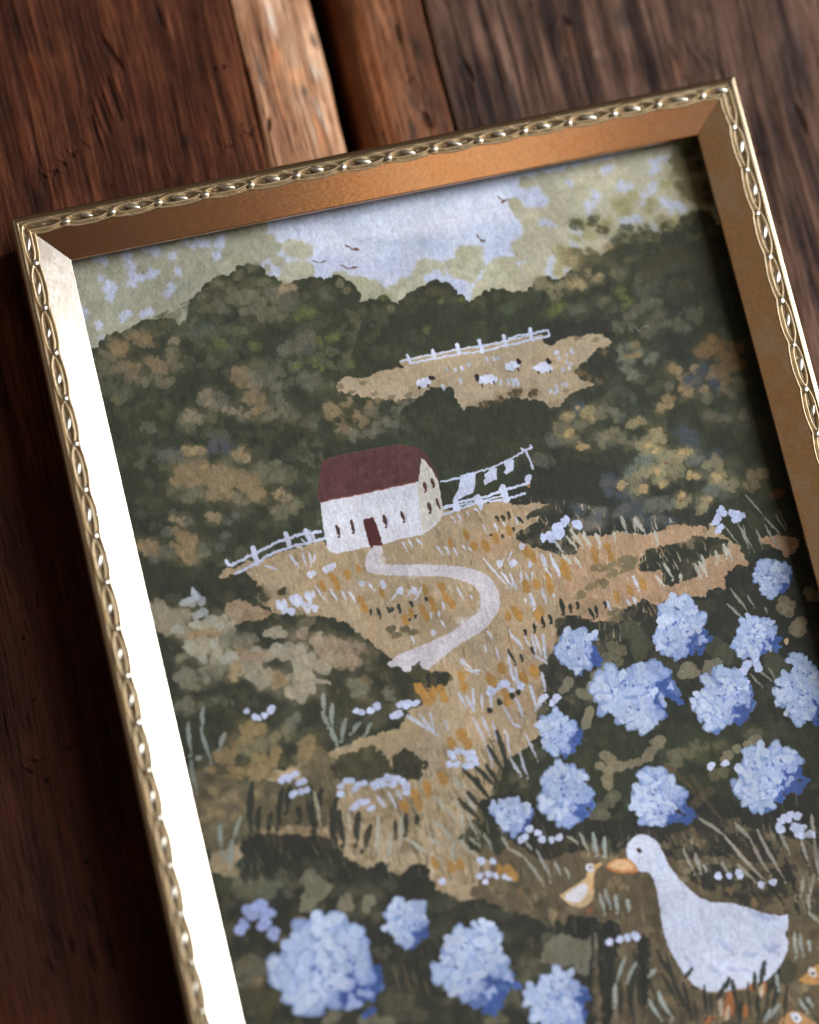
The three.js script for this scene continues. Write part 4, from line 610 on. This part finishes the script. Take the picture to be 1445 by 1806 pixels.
// small white flowers with dark and pale grass
dab('#b9c2de', '170 978 183 992 186 996 201 993 218 983 215 988 378 1023 388 1028 406 1028 420 1021 421 1026 205 1126 213 1120 228 1120 235 1118 219 1125 246 1135 238 1137 223 1155 238 1155 249 1154 219 1158 315 1161 328 1153 338 1155 312 1175 350 1165 361 1164 342 1171 334 1205 346 1200 356 1201 329 1208 364 1215 380 1176 393 1168 408 1164 421 1170 434 1177 439 1185 439 1200 415 1180 398 1176 465 1031 480 1030 493 1035 454 1047 446 1049', 7, 5.4, 0, 1);
blade('#b9bdcc', '402 1191 409 1222 420 1192 423 1210 380 1194 388 1217 473 1051 491 1073', 9, 0, 0.9);
dab('#bcc5e0', '467 1030 483 1032 498 1033 475 1036 454 1049 458 1046 540 1145 555 1144 542 1153 568 1151 581 1154 572 1163 531 1165 545 1168 572 1177 562 1175 583 1176 582 1165 645 1044 658 1036 649 1041 676 1036 677 1047 673 1032 682 1048 705 1042 703 1045 739 1079 747 1075 762 1088 769 1082 757 1092 385 1172 397 1168 411 1167 425 1170 434 1179 416 1179 438 1191 392 1174 378 1171', 7, 5.6, 0, 1);
dab('#c3c9e2', '643 1335 638 1337 655 1323 668 1333 674 1347 691 1353 705 1352 634 1340 546 1360 569 1368 548 1364 556 1391 569 1397 586 1401 538 1390 596 1405 546 1403 464 1384', 6, 6, 0, 1);
blade('#b9bccb', '471 1053 527 1109 496 1055 521 1104 519 1056 518 1100 545 1077 544 1098 602 964 607 988 604 987 629 1003 612 1029 602 1071 594 1040 604 1075 626 1043 619 1075 646 1040 636 1079 692 984 695 1018 702 1005 700 1041 725 1047 723 1098 723 1098 746 1077 751 1027 750 1063 691 1065 693 1113 660 1073 671 1116 671 1116 684 1124 598 1085 610 1142 616 1085 621 1126 635 1097 634 1162 655 1123 651 1181 651 1181 662 1219 613 1143 613 1187 582 1030 589 1064 691 1138 702 1196 672 1171 675 1226', 7, 0.02, 0.95);
blade('#a7a594', '471 1177 467 1201 533 1190 548 1230 548 1230 558 1265 486 1216 523 1290 532 1252 525 1312 523 1232 532 1259 540 1265 552 1318 474 1268 491 1286 489 1282 503 1314 503 1314 490 1351 457 1293 482 1324 520 1311 521 1329 521 1329 538 1347 536 1311 552 1336 565 1310 573 1344 598 1325 606 1352 606 1352 632 1376 632 1376 654 1434 657 1363 670 1431 686 1395 690 1421 704 1410 706 1432 722 1352 739 1371 748 1351 755 1396 773 1357 772 1400 794 1369 786 1407 415 1287 452 1328 452 1328 476 1351 375 1231 347 1304 386 1273 366 1326 414 1247 397 1305 640 1345 647 1361', 8, -0.02, 0.9);
blade('#2a2c1c', '554 1177 589 1243 579 1179 607 1229 600 1180 613 1219 637 1119 639 1200 613 1143 631 1205 574 1200 590 1254 533 1234 561 1284 553 1224 567 1260 427 1239 414 1283 403 1248 395 1283 447 1247 442 1264 449 1146 446 1168 466 1150 465 1168 488 1148 483 1161 532 982 529 1007 551 986 549 1001 567 986 562 1000 422 1151 424 1159', 11, 0, 0.85);
dab('#2d2d1e', '656 1066 683 1059 697 1055 634 1078', 5, 6); dab('#b07f36', '513 1015 517 1030 528 1029 552 1020 552 1034 595 1022 648 1015 653 1024 714 1030 672 1068 672 1053 677 1003 738 1024 573 1112 576 1131 545 1124 566 1114 452 1209 455 1228 479 1197 478 1207 512 1186 514 1194 427 1225 459 1347 488 1361 506 1361 596 1392 579 1385 603 1405', 7, 11, -0.1, 0.9);
blade('#bdc2d2', '722 1046 724 1090 724 1090 750 1074 753 1027 750 1065 710 938 727 973 751 947 748 995 772 952 766 1012 745 990 766 1012 691 1013 704 1051 687 1064 697 1097', 7, 0, 0.9);
dab('#c3c9e2', '638 1336 633 1339 654 1322 668 1334 673 1348 692 1352 707 1351 1034 1278 1031 1282 1060 1281 1064 1280 1151 1410 1163 1406 1174 1413 1143 1415 1170 1436 1165 1430 1180 1438 1138 1433 1135 1428 1172 1452 1190 1453 1167 1448', 6.5, 6, 0, 1);
// the white duck
poly('#cad0e2', '829 1406 835 1391 847 1383 861 1379 873 1382 887 1392 895 1408 900 1428 904 1451 916 1479 929 1501 946 1524 965 1538 989 1544 1013 1553 1035 1566 1057 1580 1077 1589 1092 1595 1108 1595 1106 1608 1100 1622 1091 1630 1095 1646 1091 1661 1076 1680 1059 1695 1036 1709 1010 1712 977 1714 945 1712 915 1705 894 1686 881 1664 870 1633 862 1600 861 1562 866 1522 868 1488 867 1468 861 1456 843 1449 834 1435 828 1418', 0.01);
for (let i = 0; i < 150; i++) { const q = pairs(['912 1570', '956 1621', '940 1558', '887 1489', '863 1407', '994 1598', '932 1663', '887 1590'][i % 8])[0]; cx.fillStyle = tone(pr() < 0.7 ? '#d5daea' : '#bcc4dd', 0.02, 0.22); cx.fill(blobPath(q[0] + (pr() - 0.5) * 50, q[1] + (pr() - 0.5) * 50, 3 + 2 * pr(), 9 + 9 * pr(), 0.05)); }
blade('#8f9cc6', '961 1613 982 1646 1000 1650 1030 1657 928 1656 948 1679 963 1670 1004 1683 1029 1685 1039 1675 1044 1641 1070 1666 1061 1639 1071 1650 1034 1569 1065 1599 1050 1582 1084 1600 1052 1659 1074 1651 890 1628 898 1649', 14, 0.04, 0.35);
soft('#c88f55', '783 1427 790 1419 806 1416 828 1419 838 1430 844 1447 830 1449 806 1444 789 1436'); soft('#dcae7c', '788 1426 806 1419 826 1422 833 1433 835 1443 810 1440 793 1432'); line('#b86f2e', '784 1430 794 1438 809 1445 833 1449 843 1448', 2.4, 1);
dab('#3a2420', '853 1408 855 1412', 3.6, 3.2);
poly('#a37d5a', '889 1681 901 1697 915 1705 948 1712 983 1714 1010 1712 995 1718 951 1716 908 1706', 0.02);
// duckling beside it, and two at the edge of the sheet
soft('#cbac7c', '686 1468 680 1461 705 1450 725 1446 736 1442 744 1431 746 1419 756 1411 764 1421 761 1432 752 1442 749 1464 743 1481 726 1494 704 1490 691 1479', 0.02);
soft('#d8d6da', '688 1467 703 1457 721 1450 736 1448 739 1458 728 1475 709 1483 695 1476', 0.02); dab('#cfd0de', '751 1420 753 1423', 6, 6); dab('#d9b07a', '747 1444 743 1462', 5, 12); blade('#cda56a', '759 1426 775 1419 757 1423 770 1422', 8); dab('#7a4a2a', '753 1421', 1.6, 1.6); blade('#b0642a', '729 1495 725 1509 735 1497 733 1504', 5);
soft('#c08a4a', '1093 1721 1108 1719 1128 1704 1143 1701 1159 1708 1149 1744 1119 1736 1101 1730'); dab('#cfc6c0', '1125 1713 1127 1717', 7, 7); dab('#4a3020', '1126 1717', 3, 3);
soft('#bd8a52', '1031 1801 1041 1788 1060 1777 1076 1777 1101 1802 1116 1821'); dab('#cfd0de', '1070 1788 1072 1792 1074 1796', 7, 7); dab('#6a6460', '1072 1793', 3, 3);
blade('#b5682c', '935 1764 956 1719 952 1761 959 1719 975 1770 981 1746 1000 1722 1010 1709 1020 1733 1028 1713 894 1761 915 1756', 12, 0, 0.85); blade('#c9b49a', '937 1767 949 1742 1015 1738 1025 1715 931 1756 936 1723', 9, 0, 0.8);
// grass round the duck
blade('#26271a', '822 1569 802 1636 802 1636 783 1723 743 1526 729 1585 729 1585 708 1690 754 1572 732 1648 732 1648 718 1714 768 1657 762 1730 810 1629 814 1699 839 1604 858 1677 858 1677 872 1749 839 1651 854 1717 879 1670 898 1655 875 1675 873 1743 913 1690 899 1755 953 1708 964 1689 929 1725 952 1699 965 1733 969 1696 1006 1724 1015 1691 1019 1717 1039 1675 1034 1730 1065 1696 1033 1758 1055 1722 978 1736 961 1776 1011 1731 998 1778 1127 1574 1129 1600 1131 1486 1134 1570 961 1480 980 1516 991 1436 1020 1461 790 1618 764 1696 754 1660 735 1724 716 1582 691 1670 1087 1527 1104 1576 1167 1472 1172 1515', 10, 0.03, 0.85);
blade('#33321f', '756 1591 739 1681 764 1596 746 1692 796 1594 782 1676 745 1557 729 1635 796 1632 781 1716 855 1614 860 1696 857 1633 860 1719 887 1715 882 1758 921 1707 911 1758 970 1728 961 1776 999 1703 985 1769 1041 1713 1011 1781 1052 1722 1025 1787 1073 1726 1045 1795 730 1529 712 1613', 8, 0.04, 0.85);
blade('#9ea69c', '776 1605 745 1652 745 1652 732 1695 795 1619 766 1653 830 1640 811 1651 822 1682 836 1741 800 1692 814 1739 771 1466 771 1507 758 1475 757 1516 790 1482 781 1518 809 1496 804 1520 774 1355 768 1402 793 1369 783 1405 1111 1631 1102 1680 1121 1637 1116 1680 1135 1652 1132 1671 1057 1701 1052 1734 1049 1759 1024 1778 1087 1758 1096 1788 1103 1758 1108 1778 1009 1787 1027 1766', 9, 0.06, 0.9);
blade('#a29c8c', '982 1373 1027 1422 1027 1422 1081 1526 1050 1398 1074 1442 1074 1442 1093 1516 1090 1420 1118 1534 938 1424 948 1480 959 1438 961 1480 971 1463 972 1479 1036 1478 1060 1520 1007 1465 1012 1494 1133 1439 1141 1482 1170 1460 1172 1512 1204 1416 1194 1468 1196 1466 1185 1543 1177 1532 1157 1569 1157 1569 1148 1602 1148 1602 1164 1624 1158 1528 1142 1565', 9, 0.01, 0.9);
dab('#c0c8e2', '1154 1410 1164 1407 1176 1413 1143 1415 1157 1417 1137 1430 1133 1433 1162 1434 1170 1434 1170 1449 1175 1452 1188 1453 1194 1456 1135 1426 1166 1438', 7, 6.4); dab('#bcc5e0', '993 1492 1014 1497 1035 1500 1034 1495 1071 1528 1095 1528 774 1569 790 1569 806 1568 808 1572 753 1570', 6, 7);
dab('#4f4632', '1186 1473 1164 1519', 9, 30, 0, 0.3);
// the wet edges of the paint wander a little, pigment settles in the grain of the paper
const src = cx.getImageData(0, 0, CW, CH).data;
const printTex = dataTex(CW, CH, (i, jj, p) => {
  const j = CH - 1 - jj, wx = 3 * (fbm(i * 0.05, j * 0.05, 701, 3) - 0.5) + 2 * (noise(i * 0.23, j * 0.23, 711) - 0.5), wy = 3 * (fbm(i * 0.05, j * 0.05, 721, 3) - 0.5) + 2 * (noise(i * 0.23, j * 0.23, 731) - 0.5);
  const x = clamp(i + wx, 0, CW - 2), y = clamp(j + wy, 0, CH - 2), x0 = x | 0, y0 = y | 0, fx = x - x0, fy = y - y0, o = (y0 * CW + x0) * 4, r = CW * 4;
  const g = 1 + 0.2 * (fbm(i * 0.012, j * 0.012, 741, 3) - 0.5) + 0.2 * (fbm(i * 0.3, j * 0.2, 751, 3) - 0.5) + 0.12 * (hash(i, j, 761) - 0.5), w = 6 * (fbm(i * 0.02, j * 0.02, 771, 3) - 0.5);
  for (let c = 0; c < 3; c++) p[c] = ((src[o + c] * (1 - fx) + src[o + 4 + c] * fx) * (1 - fy) + (src[o + r + c] * (1 - fx) + src[o + r + 4 + c] * fx) * fy) * g + (c === 0 ? w : c === 2 ? -w : 0);
  const l = 0.3 * p[0] + 0.55 * p[1] + 0.15 * p[2]; for (let c = 0; c < 3; c++) p[c] = 262 * Math.pow(clamp((l + (p[c] - l) * 0.84) / 255), 1.08);
}, true);
const paper = dataTex(1024, 1024, (i, j, p) => { p[0] = p[1] = p[2] = 255 * (0.5 + 0.6 * (fbm(i * 0.055, j * 0.03, 555, 4) - 0.5)); });
paper.wrapS = paper.wrapT = THREE.RepeatWrapping; paper.repeat.set(2, 2.7);
const printGeo = new THREE.BoxGeometry(CW / 10 * MM, 0.3 * MM, CH / 10 * MM);
const print = obj('painting', printGeo, new THREE.MeshStandardMaterial({ map: printTex, roughness: 0.8, bumpMap: paper, bumpScale: 0.00016 }), frame);
print.position.set((CW / 20 - 2.7) * MM, (H0 - 5.15) * MM, (CH / 20 - 2.7) * MM);
print.userData.label = 'painted landscape of a white farmhouse, blue hydrangeas and a white duck';
const back = obj('backing_board', new THREE.BoxGeometry(CW / 10 * MM, 1.6 * MM, CH / 10 * MM), new THREE.MeshStandardMaterial({ color: new THREE.Color().setRGB(0.2, 0.14, 0.09), roughness: 0.9 }), frame);
back.position.set(print.position.x, (H0 - 6.2) * MM, print.position.z);

// two tiny lint fibres lying on the sheet
function lint(pts, label) {
  const c = new THREE.CatmullRomCurve3(pts.map(([x, z, h]) => new THREE.Vector3(x * MM, (H0 - 4.9 + h) * MM, z * MM)));
  const o = obj('lint_fibre', new THREE.TubeGeometry(c, 24, 0.032 * MM, 6), new THREE.MeshStandardMaterial({ color: new THREE.Color().setRGB(0.5, 0.51, 0.54), roughness: 0.8 }), scene);
  o.userData = { label, category: 'lint', group: 'lint fibres on the painting' };
}
lint([[108.17, 35.49, 0.05], [108.19, 36.35, 0.30], [108.81, 36.24, 0.05], [109.52, 35.78, 0.30], [110.46, 35.85, 0.05], [110.68, 36.39, 0.30]], 'tiny curled white lint fibre on the dark painted trees right of the sheep');
lint([[81.39, 74.54, 0.05], [81.86, 75.94, 0.30], [81.78, 77.22, 0.05], [81.17, 77.79, 0.30], [80.31, 77.96, 0.05]], 'tiny forked pale lint fibre on the painted meadow right of the path');

shade(scene);
renderer.render(scene, camera);
